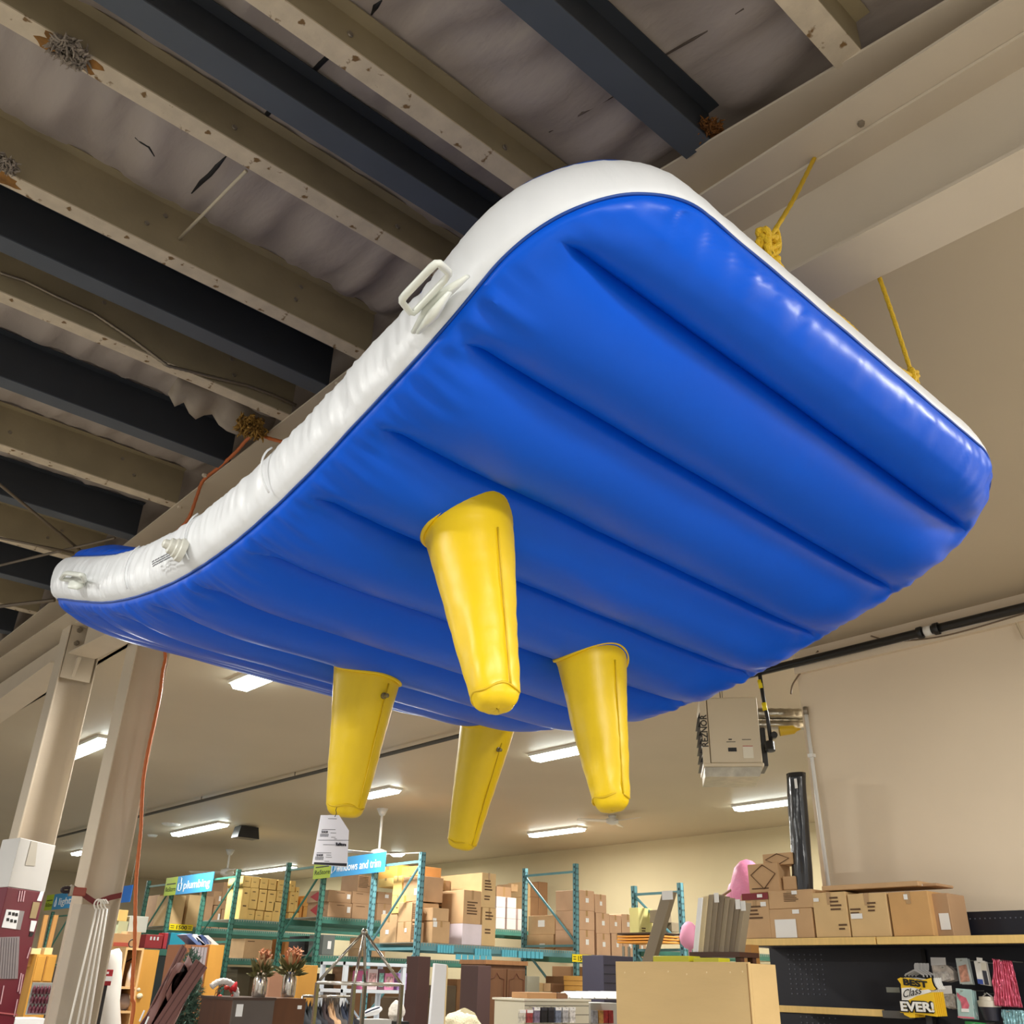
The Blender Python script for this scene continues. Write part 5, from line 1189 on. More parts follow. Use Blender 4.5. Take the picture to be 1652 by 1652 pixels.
face([(-3, 1512), (31, 1511), (28, 1579), (-12, 1579)], M('picture_panel', (140, 132, 134), .5), 'panel_picture')
for k in range(7): face([(2 + k * 4, 1513), (2.6 + k * 4, 1513), (-2 + k * 4.1, 1578), (-2.6 + k * 4.1, 1578)], M('picture_groove', (108, 100, 104), .6), 'panel_groove', .006)
face([(65, 1438), (71, 1438), (66, 1454), (59, 1453)], sw, 'icon_label'); face([(53, 1455), (64, 1456), (57, 1482), (47, 1481)], M('gold_panel', (170, 148, 108), .35), 'gold_panel')
face([(50, 1485), (59, 1486), (54, 1503), (47, 1502)], sw, 'spec_label'); face([(48, 1504), (54, 1505), (51, 1511), (46, 1510)], INKB, 'warning_label')
pkt = M('crimson_print', (214, 170, 178), .6)
for k in range(3): face([(31 + k * 4, 1437), (32.5 + k * 4, 1437), (29.5 + k * 4, 1455), (28 + k * 4, 1454)], pkt, 'printed_text')
for (x, y0, y1) in [(48, 1528, 1546), (33, 1570, 1600), (36, 1572, 1603), (27, 1612, 1640), (5, 1590, 1620)]: face([(x, y0), (x + 1.6, y0), (x - 4, y1), (x - 5.6, y1)], pkt, 'printed_text')
face([(-6, 1632), (28, 1636), (27.6, 1638.5), (-6, 1634.5)], M('strap_pink', (186, 96, 100), .5), 'strap')
# ---- goods beyond, at the left
honey = M('honey_wood', (206, 150, 62), .55, var=.12, vs=5, stretch=(1, 1, .2)); oak = M('oak_wood', (178, 130, 70), .55, var=.1, vs=5, stretch=(4, 4, .6)); walnut = M('walnut', (84, 50, 34), .5, var=.15, vs=4, stretch=(3, 3, .4)); creamw = M('cream_wood', (232, 206, 150), .6, var=.06, vs=5)
zq2 = P(70, 1583, 'y', 15.0).z; a = P(38, 1590, 'y', 15.0)
s1 = stand('goods_shelf', 'honey wood shelf unit behind the crimson carton', 'shelf', 36, 84, 1539, 1560, 15.2, .4, oak, zb=None)
s1 = stand('wooden_cabinet', 'honey-coloured two-door wooden cabinet between the crimson carton and the tan column', 'cabinet', 55, 88, 1540, 1583, 15.0, .35, honey)
t_, x0, x1, z1, _ = s1
MB().box((x0 + x1) / 2 - .003, (x0 + x1) / 2 + .003, 14.997, 15, zq2, z1 - .02).build('door_gap', walnut, t_)
for s_ in (0, 1): MB().box(lerp(x0, x1, .05 + .5 * s_), lerp(x0, x1, .45 + .5 * s_), 14.98, 15.0, zq2, z1 - .02).build('door', honey, t_, bevel=.004)
stand('board', 'cream wooden board lying on the honey cabinet, left one', 'board', 51, 66, 1530, 1539, 15.1, .3, creamw, zb=z1 + .001, group='cream boards')
stand('board', 'cream wooden board lying on the honey cabinet, right one', 'board', 72, 85, 1529, 1538, 15.1, .3, creamw, zb=z1 + .001, group='cream boards')
for i, (a, b_) in enumerate([((60, 1532), (72, 1476)), ((75, 1530), (88, 1476))]):
    p, q = P(*a, 'y', 15.7), P(*b_, 'y', 15.7)
    p = p + (p - q) * ((p.z - .005) / (q.z - p.z))
    MB().prism([(p.x, 15.7, p.z), (p.x + .06, 15.7, p.z), (q.x + .06, 15.7, q.z), (q.x, 15.7, q.z)], (0, .05, 0)).build('timber_post', oak, label='orange timber post behind the cream boards, %s one' % ['left', 'right'][i], cat='post', group='orange timber posts')
t_, x0, x1, z1, zb_ = stand('display_card', 'grey hanging card of dark cosmetics below the honey cabinet', 'display card', 47, 82, 1585, 1637, 14.0, .02, M('card_grey', (150, 152, 148), .4), zb=None)
for r_ in range(3):
    for k in range(5): 
        x = lerp(x0, x1, .12 + .17 * k); z = lerp(zb_, z1, .78 - .3 * r_)
        MB().lathe((x, 13.985, z - .05), [(0, .022), (.06, .022), (.1, .006)], 8).build('lipstick' if r_ else 'compact', M('cosmetic_plum', (92, 40, 54), .3, var=.5, vs=60), t_, smooth=True)
zb_c = zb_
stand('white_table', 'white table top at the bottom edge behind the crimson carton', 'table', 24, 72, 1643, 1652, 13.8, .4, sw)
# right of the strapped column, seen past the orange cord
t_, x0, x1, z1, zb_ = stand('rear_shelf', 'brown wooden shelf behind the strapped column', 'shelf', 178, 232, 1529, 1540, 13.6, .4, oak)
stand('printed_carton', 'small cream carton with a red printed band left of the orange cord', 'carton', 182, 210, 1506, 1528, 13.6, .3, kraft((206, 160, 110)), zb=z1 + .001)
p, q = P(184, 1520, 'y', 13.59), P(208, 1527, 'y', 13.59); MB().box(p.x, q.x, 13.588, 13.598, q.z, p.z).build('red_band', M('band_red', (196, 86, 66), .6), label='red printed band across the small cream carton', cat='band')
stand('carton_small', 'brown carton right of the orange cord above the bookcase', 'carton', 203, 226, 1503, 1529, 13.7, .3, kraft(K1c), zb=z1 + .001)
stand('plastic_tub', 'pale green plastic tub stacked left of the orange cord', 'tub', 190, 206, 1486, 1506, 13.9, .3, M('tub_green', (176, 184, 150), .5), zb=z1 + .16)
stand('carton_tilted', 'yellow-tan carton on top of the pale green tub', 'carton', 191, 206, 1468, 1486, 13.9, .3, kraft(K4c), zb=None)
stand('clear_bin', 'cloudy clear storage bin behind the orange cord', 'bin', 208, 238, 1478, 1504, 13.9, .4, M('bin_clear', (196, 200, 190), .25), zb=None)
# ---- bookcase
zs = lambda y, Y: P(215, y, 'y', Y).z
Yb = 10.2; x0 = P(192, 1590, 'y', Yb).x; x1 = P(233, 1530, 'y', Yb).x; xo = P(262, 1530, 'y', Yb).x; zt1 = zs(1529, Yb)
T_ = thing('bookcase', ((x0 + x1) / 2, Yb + .2, 0), 'open honey wood bookcase behind the orange cord', 'bookcase')
rail = M('light_edge', (224, 184, 128), .55)
MB().box(x0, x0 + .02, Yb, Yb + .4, 0, zt1).build('side_panel', rail, T_); MB().box(x1 - .02, x1, Yb, Yb + .4, 0, zt1).build('side_panel', rail, T_)
MB().box(x0 + .02, x1 - .02, Yb, Yb + .4, zt1 - .02, zt1).build('top_board', rail, T_); MB().box(x0 + .02, x1 - .02, Yb + .39, Yb + .4, 0, zt1 - .02).build('back_panel', walnut if False else M('bookcase_back', (150, 102, 58), .6, var=.1, vs=3), T_)
for y in (1592, 1631): z = zs(y, Yb); MB().box(x0 + .02, x1 - .02, Yb, Yb + .39, z - .02, z).build('shelf', rail, T_)
MB().box(x1 + .002, x1 + .17, Yb + .02, Yb + .06, 0, zt1 - .01).build('side_board', honey, label='tall honey wood board standing against the right of the bookcase', cat='board')
z = zs(1592, Yb)
mb = MB(); xx = x1 - .13; mb.tube([(xx - .08, Yb + .15, z), (xx - .04, Yb + .15, z + .26), (xx + .03, Yb + .15, z + .32), (xx + .07, Yb + .15, z + .36)], .006, 6); mb.tube([(xx - .02, Yb + .15, z), (xx + .0, Yb + .15, z + .20), (xx + .08, Yb + .15, z + .25)], .006, 6)
mb.tube([(xx + .05 + .03 * cos(t * pi / 8), Yb + .15, z + .39 + .035 * sin(t * pi / 8)) for t in range(16)], .006, 6, closed=True)
mb.build('wire_sculpture', black, label='thin black wire sculpture with a ring on the bookcase', cat='sculpture', smooth=True)
MB().lathe((x1 - .06, Yb + .1, z), [(0, .025), (.12, .025), (.17, .012), (.21, .012)], 12).build('white_bottle', sw, label='slim white bottle at the right of the bookcase shelf', cat='bottle', smooth=True)
z = zs(1631, Yb)
blob((x0 + .17, Yb + .17, z + .072), .12, M('pillow_grey', (176, 166, 168), .8), 'grey_pillow', 'grey pillow lying on the lower bookcase shelf', 'pillow', (1.1, .9, .62), seed=3)
T2 = thing('flower_bunch', (x0 + .2, Yb + .06, z + .15), 'bunch of cream artificial flowers on the grey pillow', 'flowers')
for k in range(9): blob((x0 + .2 + random.uniform(-.06, .06), Yb + .05 + random.uniform(-.02, .02), z + .17 + random.uniform(-.04, .04)), .026, M('flower_cream', (220, 208, 176), .8), 'bloom', None, None, seed=k, amp=.5, n=8, parent=T2) if False else MB().lathe((x0 + .2 + random.uniform(-.06, .06), Yb + .05 + random.uniform(-.02, .02), z + .15 + random.uniform(-.04, .04)), [(0, .004), (.01, .024), (.02, .028), (.03, .012)], 9, (random.uniform(-.5, .5), -1, .4)).build('bloom', M('flower_cream', (220, 208, 176), .8), T2, smooth=True)
# white curved torso form
mb = MB(); Yw = 10.0; pr = [(1652, 174, 190), (1618, 170, 188), (1598, 172, 190), (1580, 178, 192), (1565, 176, 191), (1550, 178, 192), (1540, 180, 192), (1534, 182, 188)]
c_ = []; rr = []
for y, a, b_ in pr: p, q = P(a, y, 'y', Yw), P(b_ - 1, y, 'y', Yw); c_.append((p + q) / 2 + Vector((-.02, 0, 0))); rr.append((q.x - p.x) / 2 + .05)
c_ = [Vector((c_[0].x, Yw, 0))] + c_; rr = [rr[0]] + rr
mb.tube(c_, rr, 16).build('white_figure_form', M('form_white', (232, 228, 220), .5), label='white curved display form between the column and the bookcase', cat='display form', smooth=True)
# red and white hang tag on dark post
t_, x0, x1, z1, _ = stand('dark_post', 'dark speckled post hidden behind the strapped column', 'post', 150, 168, 1585, 1652, 9.2, .1, M('dark_speckle', (40, 36, 36), .6, var=.5, vs=40))
t_, x0, x1, z1, zb_ = stand('hang_tag', 'red and white hang tag just right of the strapped column', 'tag', 163, 181, 1564, 1590, 9.19, .01, M('tag_red', (170, 30, 44), .5), zb=None)
MB().box(x0 - .002, x1 + .002, 9.184, 9.19, lerp(zb_, z1, .28), lerp(zb_, z1, .58)).build('white_band', sw, t_)
MB().box(lerp(x0, x1, .4), lerp(x0, x1, .6), 9.184, 9.19, lerp(zb_, z1, .72), lerp(zb_, z1, .86)).build('white_mark', sw, t_)
# ---- strap and white rods on the right column
mr = M('strap_maroon', (110, 34, 34), .6)
T_ = thing('ratchet_strap', (2.95, 8.4, 2.1), 'maroon ratchet strap tied round the right tan column', 'strap')
sp = [P(x, y, 'y', 8.39) for x, y in [(118, 1433), (127, 1437), (140, 1447), (152, 1455), (158, 1456), (163, 1453), (178, 1448), (196, 1444)]]
mb = MB()
for i in range(len(sp) - 1): a, b_ = sp[i], sp[i + 1]; mb.add([a + Vector((0, 0, .022)), b_ + Vector((0, 0, .022)), b_ - Vector((0, 0, .022)), a - Vector((0, 0, .022))], [(0, 3, 2, 1)])
o = mb.build('webbing', mr, T_); s_ = o.modifiers.new('s', 'SOLIDIFY'); s_.thickness = .004
a = P(126, 1438, 'y', 8.36); MB().box(a.x - .05, a.x + .06, 8.34, 8.38, a.z - .035, a.z + .03).build('buckle', M('buckle_rust', (150, 66, 50), .4), T_, bevel=.008)
MB().box(a.x - .07, a.x - .04, 8.34, 8.38, a.z - .04, a.z + .045).build('ratchet', steel, T_, bevel=.006)
mb = MB(); rope([P(x, y, 'y', 8.36) for x, y in [(116, 1434), (108, 1432), (101, 1434), (101, 1438), (108, 1439), (117, 1437)]], .012, mb, 5); mb.build('loose_tail', M('strap_dark', (40, 24, 28), .6), T_, smooth=True)
rodm = M('rod_white', (236, 232, 222), .4)
for k in range(4):
    tp = P(156 + k * 5.6, 1466, 'y', 8.34); bt = P(112 + k * 9.5 - (0 if k == 0 else -3), 1652, 'y', 8.34); d_ = bt - tp; e = tp + d_ * ((tp.z - .02) / -d_.z if False else (tp.z - .02) / max(.01, -d_.z))
    t_ = thing('white_rod', (e.x, 8.34, .02), 'long white metal rod strapped to the tan column, %s from the left' % ORD[k], 'rod', 'white rods on the column')
    MB().tube([e, tp], .0085, 8).build('rod', rodm, t_, smooth=True)
    h0 = [tp, tp + Vector((-.012, 0, .0)), P(152 + k * 5.2, 1459 , 'y', 8.34), P(155 + k * 4.6, 1453, 'y', 8.32), P(160 + k * 3.6, 1452, 'y', 8.32), P(164 + k * 3.4, 1458, 'y', 8.32)]
    mb = MB(); rope(h0, .006, mb, 4); mb.build('hook', rodm, t_, smooth=True)
a, b_ = P(122, 1458, 'y', 8.40), P(188, 1452, 'y', 8.40)
clr = M('clear_sheet', (214, 208, 196), .12, alpha=.22)
MB().box(a.x - .02, b_.x - .04, 8.395, 8.399, .3, a.z).build('clear_sheet', clr, label='clear plastic sheet wrapped on the strapped column behind the rods', cat='plastic sheet')
# ---- mauve siding strips
mauve = M('siding_mauve', (118, 78, 74), .5, var=.06, vs=4)
def leanstrip(q, Y, dep, mat, label, curl=False, grp='mauve siding strips'):
    p = [P(x, y, 'y', Y) for x, y in q]; d0 = p[3] - p[0]; d1 = p[2] - p[1]
    z0 = .02; a = p[0] - d0 * ((p[0].z - z0) / max(d0.z, .01)); b_ = p[1] - d1 * ((p[1].z - z0) / max(d1.z, .01))
    t_ = thing('siding_strip', tuple(a), label, 'siding', grp)
    MB().prism([a, b_, p[2], p[3]], (0, dep, 0)).build('strip', mat, t_, bevel=.003)
    for k in (.25, .7): MB().prism([a.lerp(b_, k) + Vector((0, -.003, 0)), a.lerp(b_, k + .05) + Vector((0, -.003, 0)), p[3].lerp(p[2], k + .05) + Vector((0, -.003, 0)), p[3].lerp(p[2], k) + Vector((0, -.003, 0))], (0, .002, 0)).build('groove', M('siding_dark', (84, 52, 50), .6), t_)
    return t_, p
leanstrip([(248, 1652), (274, 1652), (335, 1561), (317, 1547)], 7.2, .012, mauve, 'broad mauve siding strip leaning right in front of the small tree')
leanstrip([(226, 1652), (247, 1652), (305, 1572), (283, 1572)], 7.3, .012, mauve, 'mauve siding strip with a curled top, middle of the leaning bundle')
leanstrip([(250, 1610), (262, 1612), (303, 1532), (294, 1523)], 7.45, .012, M('siding_mauve2', (136, 96, 90), .5), 'narrow mauve siding strip reaching highest at the left of the small tree')
c_ = P(286, 1573, 'y', 7.26); mb = MB()
N = 26; sp_ = [Vector((c_.x + (.03 + .0035 * i) * cos(i * .55), 0, c_.z - .05 + (.05 + .006 * i) * sin(i * .55))) for i in range(N)]
for p in sp_: mb.v += [Vector((p.x, 7.22, p.z)), Vector((p.x - .1, 7.22, p.z - .25))]
for i in range(N - 1): mb.f.append((2 * i, 2 * i + 2, 2 * i + 3, 2 * i + 1))
o = mb.build('siding_curl', M('siding_mauve2', (136, 96, 90), .5), label='curled end of mauve siding spiralling above the leaning bundle', cat='siding', smooth=True); s_ = o.modifiers.new('s', 'SOLIDIFY'); s_.thickness = .004
for i, (x, y) in enumerate([(233, 1630), (240, 1640)]): 
    a = P(x, y, 'y', 7.18); b_ = P(x - 8, y + 18, 'y', 7.18); MB().tube([a, b_], .006, 6).build('paper_sticker', sw, label='white sticker strip on the mauve siding, %s one' % ['upper', 'lower'][i], cat='sticker', group='stickers on the siding')
# ---- small christmas tree
gm = M('needles', (84, 112, 98), .7, var=.35, vs=18); T_ = thing('artificial_tree', tuple(P(305, 1652, 'y', 9.0)), 'small artificial christmas tree behind the mauve siding', 'tree')
top_ = P(310, 1541, 'y', 9.0); T_.location = (top_.x, 9.0, .3); ORG[T_.name] = Vector(T_.location)
mb = MB(); Ht = top_.z - .6
for k in range(1500):
    t = random.random() ** .7; z = top_.z - t * Ht; R_ = .04 + .34 * t ** .8; an = random.uniform(0, 2 * pi); q = R_ * random.uniform(.35, 1)
    base = Vector((top_.x, 9.0, z)); tip = base + Vector((cos(an) * q, sin(an) * q, random.uniform(-.02, .07)))
    dv = tip - base
    for s_ in range(9):
        u = .4 + .6 * s_ / 8; p = base + dv * u
        nd = (dv.normalized() * .7 + Vector((random.uniform(-1, 1), random.uniform(-1, 1), random.uniform(-.6, 1)))).normalized() * random.uniform(.035, .06)
        sd = nd.cross(Vector((random.random(), random.random(), random.random()))).normalized() * .0045
        mb.add([p - sd, p + sd, p + nd], [(0, 1, 2)])
mb.build('needles', gm, T_, kind='stuff'); MB().tube([(top_.x, 9.0, .3), (top_.x, 9.0, top_.z - .03)], [.03, .008], 8).build('trunk', walnut, T_)
MB().lathe((top_.x, 9.0, 0), [(0, .16), (.3, .2)], 16).build('planter', M('planter_wood', (170, 130, 84), .7), T_)
# ---- honey shelf box with grey slats
t_, x0, x1, z1, _ = stand('honey_cupboard', 'bright honey wood cupboard side right of the small tree', 'cupboard', 334, 358, 1524, 1590, 10.5, .5, honey)
a = P(300, 1530, 'y', 10.5).x
MB().box(a, x0 - .001, 10.52, 10.98, 0, z1 - .01).build('open_body', M('cup_inner', (150, 96, 60), .6), t_)
for k in range(5): xx = lerp(P(308, 1540, 'y', 10.5).x, x0 - .02, k / 5); MB().box(xx, xx + .03, 10.50, 10.515, z1 - .35, z1 - .03).build('grey_slat', M('slat_grey', (160, 152, 156), .5), t_)
# goods on a lower rear rack shelf: red case, cyan box, books
Yg = 19.4
for i, (a, b_, t, u, m_, nm, lb) in enumerate([(234, 262, 1508, 1531, M('case_red', (176, 52, 56), .5), 'red_case', 'red case with white lettering marks under the racking left of the label'), (264, 270, 1505, 1530, M('case_mar', (200, 60, 72), .5), 'red_book', 'thin red book next to the red case'), (275, 300, 1505, 1520, M('box_cyan', (44, 178, 210), .5), 'cyan_box', 'bright cyan box on the rear shelf behind the siding')]):
    t_, x0, x1, z1, zb_ = stand(nm, lb, nm.split('_')[1], a, b_, t, u, Yg + .3, .3, m_, zb=P(270, 1531, 'y', Yg + .3).z + .001)
    if i == 0: 
        for k in range(3): MB().box(lerp(x0, x1, .25 + .2 * k), lerp(x0, x1, .35 + .2 * k), Yg + .296, Yg + .299, lerp(zb_, z1, .6), lerp(zb_, z1, .85)).build('white_mark', sw, t_)
zsup = P(270, 1531, 'y', Yg + .3).z
deck(7.6, 9.55, Yg + .2, Yg + .9, zsup, teal, 'small dark green shelf behind the bookcase carrying the red case', wires=False)
MB().box(7.62, 9.5, Yg + .25, Yg + .85, 0, zsup - .12).build('base_cabinet', M('box_dark', (40, 48, 48), .5), label='dark base cabinet under the small green shelf', cat='cabinet')
for i in range(4):
    p = [P(x, y, 'y', 10.6) for x, y in ((300 + i * 9, 1508 + i), (309 + i * 9, 1506 + i), (332 + i * 7, 1524), (322 + i * 7, 1528))]
    MB().prism(p, (0, .25, 0)).build('magazine', [M('mag_a', (96, 120, 170), .4), sw, M('mag_c', (60, 80, 130), .4), M('mag_d', (214, 214, 216), .4)][i], label='tilted blue and white boxed set above the honey cupboard, %s from the left' % ORD[i], cat='box', group='tilted boxes on the honey cupboard')
# ---- hat and wreath beside the dresser
Yh = 8.4; c_ = P(362, 1612, 'y', Yh)
T_ = thing('wreath', (c_.x, Yh, c_.z - .15), 'twig wreath with red ornaments between the small tree and the grey dresser', 'wreath')
mb = MB()
for k in range(60):
    a = random.uniform(0, 2 * pi); R_ = .085 + random.uniform(-.02, .02); mb.tube([c_ + Vector((cos(a + s_ * .3) * R_, random.uniform(-.02, .02), sin(a + s_ * .3) * R_ * 1.2)) for s_ in range(4)], .003, 4)
mb.build('twigs', M('twig', (110, 72, 44), .8), T_)
for k in range(16):
    a = random.uniform(0, 2 * pi); p = c_ + Vector((cos(a) * .06, -.03, sin(a) * .09)); MB().lathe(p - Vector((0, 0, .018)), [(0, .004), (.008, .018), (.02, .021), (.032, .016), (.038, .004)], 10).build('ornament', M('ornament_red', (196, 66, 52), .3) if k % 3 else M('ornament_peach', (214, 140, 104), .4), T_, smooth=True)
T_ = thing('fur_hat', tuple(P(372, 1600, 'y', Yh - .1)), 'red hat with white fur trim resting over the wreath', 'hat')
mb = MB(); rope([P(x, y, 'y', Yh - .08) for x, y in [(341, 1592), (350, 1585), (362, 1583), (374, 1588), (381, 1600), (380, 1612), (374, 1618)]], .024, mb, 5); mb.build('fur_trim', M('fur_white', (236, 232, 228), .95, bump=1., bs=60), T_, smooth=True)
p = P(376, 1592, 'y', Yh - .1); MB().lathe(p + Vector((0, 0, -.03)), [(0, .03), (.03, .028), (.06, .014), (.075, .004)], 14, (.4, 0, 1)).build('red_cone', M('hat_red', (196, 30, 40), .8), T_, smooth=True)
t_, x0, x1, z1, _ = stand('white_stand', 'small white wire stand under the wreath', 'stand', 346, 364, 1630, 1652, Yh + .05, .2, M('stand_speckle', (150, 146, 140), .6, var=.6, vs=30))
# ---- grey dresser with brown side and two vases
Yd = 8.0
gd = M('dresser_grey', (92, 84, 80), .55, var=.06, vs=4)
a = P(378, 1607, 'y', Yd); b_ = P(444, 1609, 'y', Yd)
T_ = thing('dresser', ((a.x + b_.x) / 2, Yd + .3, 0), 'tall grey-fronted dresser with a brown end carrying two vases', 'dresser')
zd = a.z - .01; c_ = P(491, 1603, 'z', zd)
MB().box(a.x, b_.x, Yd, Yd + .02, 0, zd - .02).build('front_panel', gd, T_)
xr = b_.x + .0; MB().box(a.x, xr, Yd + .02, Yd + .6, 0, zd - .02).build('carcass', walnut, T_)
MB().box(a.x - .01, xr + .01, Yd - .005, Yd + .61, zd - .02, zd).build('top_board', M('dresser_top', (70, 52, 44), .5), T_)
a2 = P(380, 1620, 'y', Yd); p, q = P(382, 1620, 'y', Yd), P(390, 1640, 'y', Yd); MB().box(p.x, q.x, Yd - .003, Yd, q.z, p.z).build('price_label', sw, T_)
x2 = P(490, 1630, 'y', Yd + .05).x
MB().box(xr + .015, x2, Yd + .03, Yd + .6, 0, zd - .005).build('brown_cabinet', M('cab_brown', (96, 58, 30), .5, var=.15, vs=4, stretch=(3, 3, .5)), label='brown wooden cabinet side by side with the grey dresser', cat='cabinet')
p, q = P(480, 1622, 'y', Yd + .03), P(486, 1628, 'y', Yd + .03); MB().box(p.x, q.x, Yd + .025, Yd + .029, q.z, p.z).build('sticker', sw, label='small white price sticker on the brown cabinet', cat='sticker')
mirror = M('mirror_glass', (200, 194, 184), .12, metal=.85)
def vase(px, py, top, label, seed):
    c = P(px, py, 'y', Yd + .15); c.z = zd + .001; tz = P(px, top, 'y', Yd + .15).z; H = tz - c.z
    t_ = thing('mercury_glass_vase', tuple(c), label, 'vase', 'dried flower vases')
    MB().lathe(c, [(0, .055), (H * .1, .062), (H * .7, .062), (H * .85, .05), (H, .046)], 24).build('glass_body', mirror, t_, smooth=True, sharp=50)
    return c, tz
def flowers(c, tz, px0, px1, pt, label, seed):
    random.seed(seed); w_ = (P(px1, pt, 'y', Yd + .15).x - P(px0, pt, 'y', Yd + .15).x) / 2; hz = P((px0 + px1) / 2, pt, 'y', Yd + .15).z - tz
    t_ = thing('dried_flowers', (c.x, c.y, tz - .1), label, 'flowers', 'dried flower arrangements')
    leaf = MB(); pet = MB(); pal = MB()
    for k in range(150):
        a = random.uniform(0, 2 * pi); ph = random.uniform(.1, 1.6); L = random.uniform(.6, 1.05)
        d = Vector((cos(a) * sin(ph) * w_ * 1.1, sin(a) * sin(ph) * w_ * 1.1, cos(ph) * hz)) * L
        b0 = Vector((c.x, c.y, tz - .03)) + d * .35; e = Vector((c.x, c.y, tz - .02)) + d; m_ = (b0 + e) / 2; sd = d.cross(Vector((random.uniform(-1, 1), random.uniform(-1, 1), random.uniform(-1, 1)))).normalized() * random.uniform(.012, .024)
        tgt = leaf if ph > .75 else (pal if k % 2 else pet)
        tgt.add([b0, m_ + sd, e, m_ - sd], [(0, 1, 2, 3)])
    for k in range(70):
        a = random.uniform(0, 2 * pi); q = random.uniform(0, w_ * .45); p = Vector((c.x + cos(a) * q, c.y + sin(a) * q - .02, tz + hz * random.uniform(.45, .85)))
        d = Vector((random.uniform(-1, 1), random.uniform(-1, .2), random.uniform(0, 1))).normalized() * .035; sd = d.orthogonal().normalized() * .012
        pet.add([p - sd, p + sd, p + d + sd * .4, p + d - sd * .4], [(0, 1, 2, 3)])
    for mb_, m_, nm in ((leaf, M('leaf_olive', (104, 100, 58), .7, var=.3, vs=20), 'leaves'), (pet, M('petal_peach', (196, 134, 96), .7, var=.3, vs=20), 'blooms'), (pal, M('petal_pale', (214, 186, 142), .7, var=.2, vs=20), 'pale_leaves')): mb_.build(nm, m_, t_, kind='stuff')
c, tz = vase(418, 1600, 1569, 'mirrored glass vase on the left of the grey dresser', 1); flowers(c, tz, 402, 444, 1527, 'peach dried flowers in the left mirrored vase', 5)
c, tz = vase(465, 1600, 1567, 'mirrored glass vase on the right above the brown cabinet', 2); flowers(c, tz, 448, 500, 1525, 'peach dried flowers in the right mirrored vase', 6)
random.seed(11)
# pinkish and honey panels behind the vases
stand('panel_box', 'brown-pink carton between the two mirrored vases', 'carton', 434, 456, 1567, 1602, 9.2, .3, kraft((186, 138, 110)))
stand('wood_board', 'honey wood board right of the right mirrored vase', 'board', 480, 511, 1557, 1602, 9.75, .3, honey)
# ---- chrome display stand with pyramid top
chrome = M('chrome', (176, 170, 160), .2, metal=.9)
cen = P(580, 1587, 'y', 6.3); zc = cen.z; FH = Vector((FWD.x, FWD.y, 0)).normalized()
L_, R_ = PP(512, 1587, cen, FH), PP(648, 1588, cen, FH); hw_ = (L_ - R_).length / 2; cen = (L_ + R_) / 2
F_ = cen - FH * hw_; K_ = cen + FH * hw_
F_ = PP(571, 1590, F_, FH)
for v in (L_, F_, R_, K_): v.z = zc
ap = PP(588, 1503, cen, FH)
T_ = thing('display_stand', (cen.x, cen.y, 0), 'chrome four-legged display stand with a pyramid top', 'display stand')
for v in (L_, F_, R_, K_):
    MB().tube([v, ap], .011, 8).build('sloping_bar', chrome, T_, smooth=True); MB().box(v.x - .012, v.x + .012, v.y - .012, v.y + .012, 0, zc).build('leg', chrome, T_)
for z in (zc, zc - .37, .5):
    for a, b_ in ((L_, F_), (F_, R_), (R_, K_), (K_, L_)):
        MB().tube([(a.x, a.y, z), (b_.x, b_.y, z)], .012, 6).build('cross_rail', chrome if z < zc else M('rail_pale', (214, 208, 198), .25, metal=.6), T_, smooth=True)
MB().lathe(ap, [(-.02, .024), (.0, .026), (.02, .014)], 12).build('apex_cap', chrome, T_, smooth=True)
# ---- clothes rack
Yr = 9.0; T_ = thing('clothes_rail', tuple(P(520, 1600, 'y', Yr)), 'chrome clothes rail behind the display stand holding dark coats', 'clothes rail')
a, b_ = P(488, 1607, 'y', Yr), P(568, 1612, 'y', Yr); zr_ = a.z
MB().tube([(a.x, Yr, zr_), (b_.x, Yr, zr_)], .013, 8).build('rail', chrome, T_, smooth=True)
for x in (a.x, b_.x): MB().tube([(x, Yr, 0), (x, Yr, zr_)], .013, 8).build('leg', chrome, T_, smooth=True)
coats = [((44, 48, 52), 'charcoal'), ((60, 66, 72), 'slate'), ((34, 34, 40), 'black'), ((56, 42, 42), 'dark brown'), ((198, 160, 122), 'camel'), ((80, 76, 74), 'grey'), ((40, 48, 66), 'navy'), ((28, 28, 32), 'near-black')]
for i, (cc, nm) in enumerate(coats):
    x = lerp(a.x + .04, b_.x - .02, i / 7); t_ = thing('coat', (x, Yr, 0.3), '%s coat hanging on the rail behind the chrome stand' % nm, 'coat', 'coats on the clothes rail')
    mb = MB(); N = 18
    for k in range(N + 1):
        t = k / N; z = zr_ - .06 - t * .95; hw = .035 + .19 * min(1, t * 5) ** .7; th = .018 + .02 * min(1, t * 3)
        for j in range(20):
            an = 2 * pi * j / 20; mb.v.append(Vector((x + cos(an) * th * (1 + .4 * noise.noise(Vector((an * 2, t * 3, i)))), Yr + sin(an) * hw, z + .03 * abs(cos(an)) - (.10 * abs(sin(an)) if t < .15 else 0))))
    for k in range(N):
        for j in range(20): q = k * 20 + j; r_ = k * 20 + (j + 1) % 20; mb.f.append((q, q + 20, r_ + 20, r_))
    mb.f.append(tuple(range(19, -1, -1)))
    mb.build('cloth', M('coat_%s' % nm, cc, .85), t_, smooth=True)
    MB().tube([(x, Yr, zr_ - .07), (x, Yr, zr_ - .01), (x, Yr + .02, zr_ + .015), (x, Yr + .03, zr_ - .005)], .003, 5).build('hanger_hook', chrome, t_, smooth=True)
